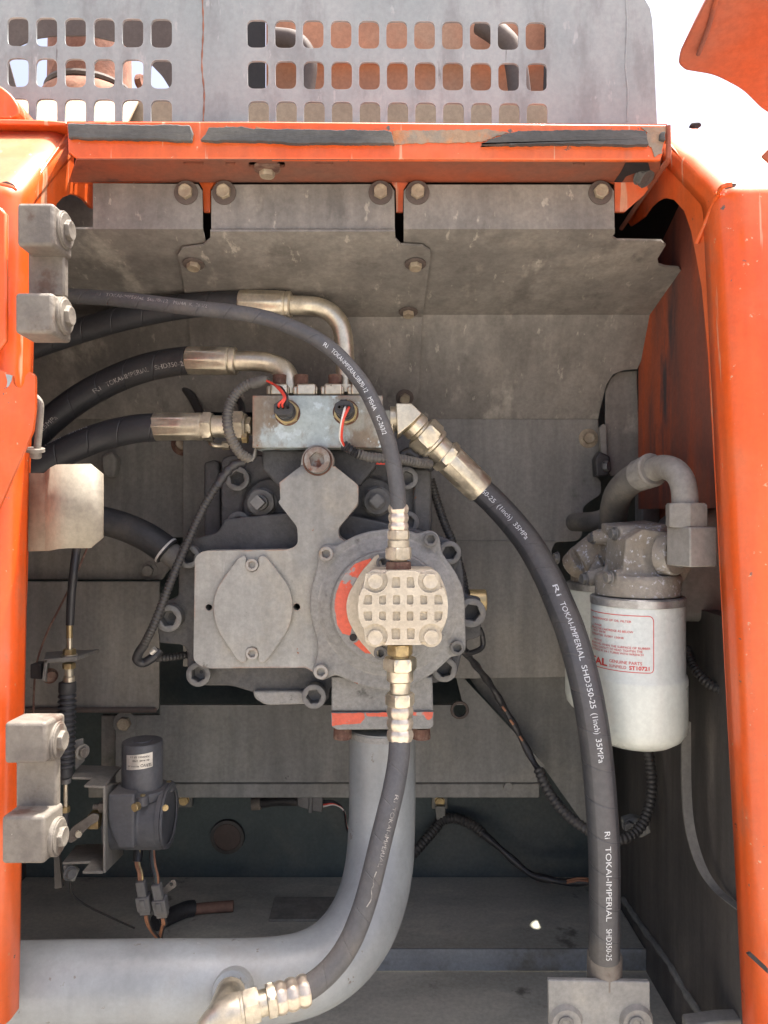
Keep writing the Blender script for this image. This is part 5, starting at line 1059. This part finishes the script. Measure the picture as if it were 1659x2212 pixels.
mk('block', pxbox(188, 1762, 212, 1792, .926, .02), 'brass', ar, bevel=.001)
stud('hex', P(170, 1801, .92), (.3, -.9, 0), L(7, .92), 'zinc', ar)
axial(ar, P(230, 1743, .93), Vector((-1, 0, 0)), .93, [('shaft_nut', 0, 14, 'hex', 11, 'hinge'), ('shaft', 12, 28, 'cyl', 6, 'hinge')])
sm_ = thing('servo_motor', 'dark grey servo motor with silver sticker at lower left', 'motor', P(300, 1830, .96))
MY = .965; mc = P(308, 1640, MY)
k = L(1, MY)
mk('motor_can', lathe([(zy(1712, MY), 43.5 * k), (zy(1604, MY), 43 * k), (zy(1600, MY), 41.5 * k), (zy(1599.5, MY), 21 * k), (zy(1597.5, MY), 20 * k), (zy(1597.5, MY), 2 * k)], Vector((mc.x, MY, 0)), Z_, 56), 'motor', sm_)
mk('mount_flange', lathe([(zy(1717, MY), 55 * k), (zy(1702, MY), 57 * k), (zy(1699, MY), 55 * k), (zy(1697, MY), 44 * k)], Vector((mc.x, MY, 0)), Z_, 56), 'motor', sm_)
for a in (-58, 18, 120, -150):
    mk('flange_ear', lathe([(zy(1718, MY), 12 * k), (zy(1700, MY), 12 * k), (zy(1699, MY), 10 * k)], Vector((mc.x + math.sin(R(a)) * 56 * k, MY - math.cos(R(a)) * 56 * k, 0)), Z_, 24), 'motor', sm_)
    stud('hex', Vector((mc.x + math.sin(R(a)) * 56 * k, MY - math.cos(R(a)) * 56 * k, zy(1700, MY))), Z_, 5.5 * k, 'brass', sm_, name='screw', zs=.6)
cast('gear_case', [pxslab([(232, 1716), (290, 1716), (290, 1832), (255, 1832), (240, 1800), (232, 1766)], .925, .07), lathe([(0, 62 * k), (L(115, MY), 63 * k)], P(240, 1768, .965), X_)], .0018, 'motor', sm_, it=3)
mk('end_cap', lathe([(0, 66 * k), (10 * k, 67 * k), (11 * k, 60 * k), (11 * k, 4 * k)], P(352, 1762, .965), X_, 56), 'motor', sm_)
mk('cap_ring', lathe([(0, 66 * k), (5 * k, 66 * k), (6 * k, 63 * k), (5 * k, 56 * k), (2 * k, 56 * k)], P(363, 1762, .965), X_, 56, cap=(False, False)), 'motor', sm_)
axial(sm_, P(296, 1742, .905), Vector((-.4, -.9, 0)), .91, [('plug_screw', -4, 9, 'cyl', 9, 'brass')])
stud('hex', P(357, 1745, .91), (.5, -.85, 0), 6 * k, 'brass', sm_, name='screw', zs=.6)
# sticker, printed upside down
v, f = [], []
rr = 43.9 * k
def stk(a, y): return Vector((mc.x + math.sin(R(a)) * rr, MY - math.cos(R(a)) * rr, zy(y, MY - rr)))
for i in range(13):
    a = -30 + 75 * i / 12; sk = -5 * i / 12; v += [stk(a, 1633 + sk), stk(a, 1665 + sk)]
for i in range(12): f.append((2 * i, 2 * i + 1, 2 * i + 3, 2 * i + 2))
lb = mk('sticker', (v, f), 'silver', sm_, smooth=60, fix=False)
zl = lambda y: zy(y, MY - rr)
for txt, a0, a1, y, h in (('SERVO', 42, 12, 1651, 7), ('MOTOR DC 24V', 8, -24, 1654.5, 3), ('4614448  0702', 36, -10, 1642, 4), ('XB00001 07 13', 36, -16, 1634, 4)):
    cyl_text(txt, (mc.x, MY), rr + .0001, a0, zl(y), L(h, MY - rr), M['ink'], lb, bold=.01, width=R(abs(a1 - a0)) * rr, flip=True)
for i, (x, y, xx, yy) in enumerate(((304, 1905, 316, 1972), (338, 1912, 352, 1978))):
    cn = thing('wire_connector', ('left', 'right')[i] + ' grey plug hanging on coloured wires below the servo motor', 'connector', P(x, y, .97), 'servo plugs')
    d = (P(xx, yy, .98) - P(x, y, .97)); u = d.normalized(); w = X_ - u * u.dot(X_); w.normalize(); n_ = u.cross(w)
    def bx_(t0, t1, hw_, hd): 
        o = [P(x, y, .97) + u * t0 * k + w * a * hw_ * k + n_ * b * hd * k for a, b in ((-1, -1), (1, -1), (1, 1), (-1, 1))]
        return slab(o, u * (t1 - t0) * k)
    mk('housing', bx_(-4, 38, 10, 8), 'plasticgrey', cn, bevel=.0012); mk('socket', bx_(32, 68, 15, 12), 'plasticgrey', cn, bevel=.0015); mk('rear_seal', bx_(66, 78, 12, 9), 'plasticgrey', cn, bevel=.001)
    mk('latch', bx_(36, 60, 6, 15), 'plasticgrey', cn, bevel=.001)
    for j in range(3):
        m_ = (('orangewire', 'orangewire', 'brass'), ('blackwire', 'teal', 'orangewire'))[i][j]
        mk('wire', Tube(pp((296 + i * 30 + j * 3, 1830, .98), (293 + i * 34 + j * 4, 1865, .975), (x - 5 + j * 4, y - 20, .97), (x - 4 + j * 4, y, .97)), .0014, seg=8).vf, m_ if isinstance(m_, str) else m_, cn)
        e = P(xx, yy, .98) + u * 6 * k
        mk('wire', Tube([e + w * (j - 1) * 4 * k, e + u * 16 * k + w * (j - 1) * 4 * k, P(325 + i * 25 + j * 3, 2010 - i * 12, 1.0), P(342 + j * 3, 2030, 1.03)], .0014, seg=8).vf, ('orangewire', 'orangewire', 'blackwire')[j], cn)
Tube(pp((300, 1826, .985), (298, 1850, .98), (296, 1862, .977)), .006, seg=12).build('wire_sheath', 'tape', sm_)
Tube(pp((328, 1826, .985), (330, 1862, .98), (332, 1885, .975)), .004, seg=12).build('wire_sheath', 'tape', sm_)
tb_ = thing('metal_tab', 'small drilled metal tab beside the hanging plugs', 'bracket', P(365, 1915, 1.0))
mk('tab', slab([P(x, y, .99) for x, y in rnd([(350, 1920), (372, 1900, 4), (379, 1902, 3), (381, 1915, 4), (356, 1932)], 0, 3)], (0, .002, 0), [[P(x, y, .99) for x, y in circ(370, 1910, 4, 12)]]), 'hinge', tb_)
gw = thing('ground_wire', 'thin slack grey wire drooping towards the floor at lower left', 'wire', P(220, 1980, 1.0))
Tube(pp((152, 1890, .96), (156, 1930, .98), (185, 1955, 1.02), (235, 1980, 1.05), (290, 2005, 1.08)), .0014, seg=8).build('wire', 'conduitdark', gw)
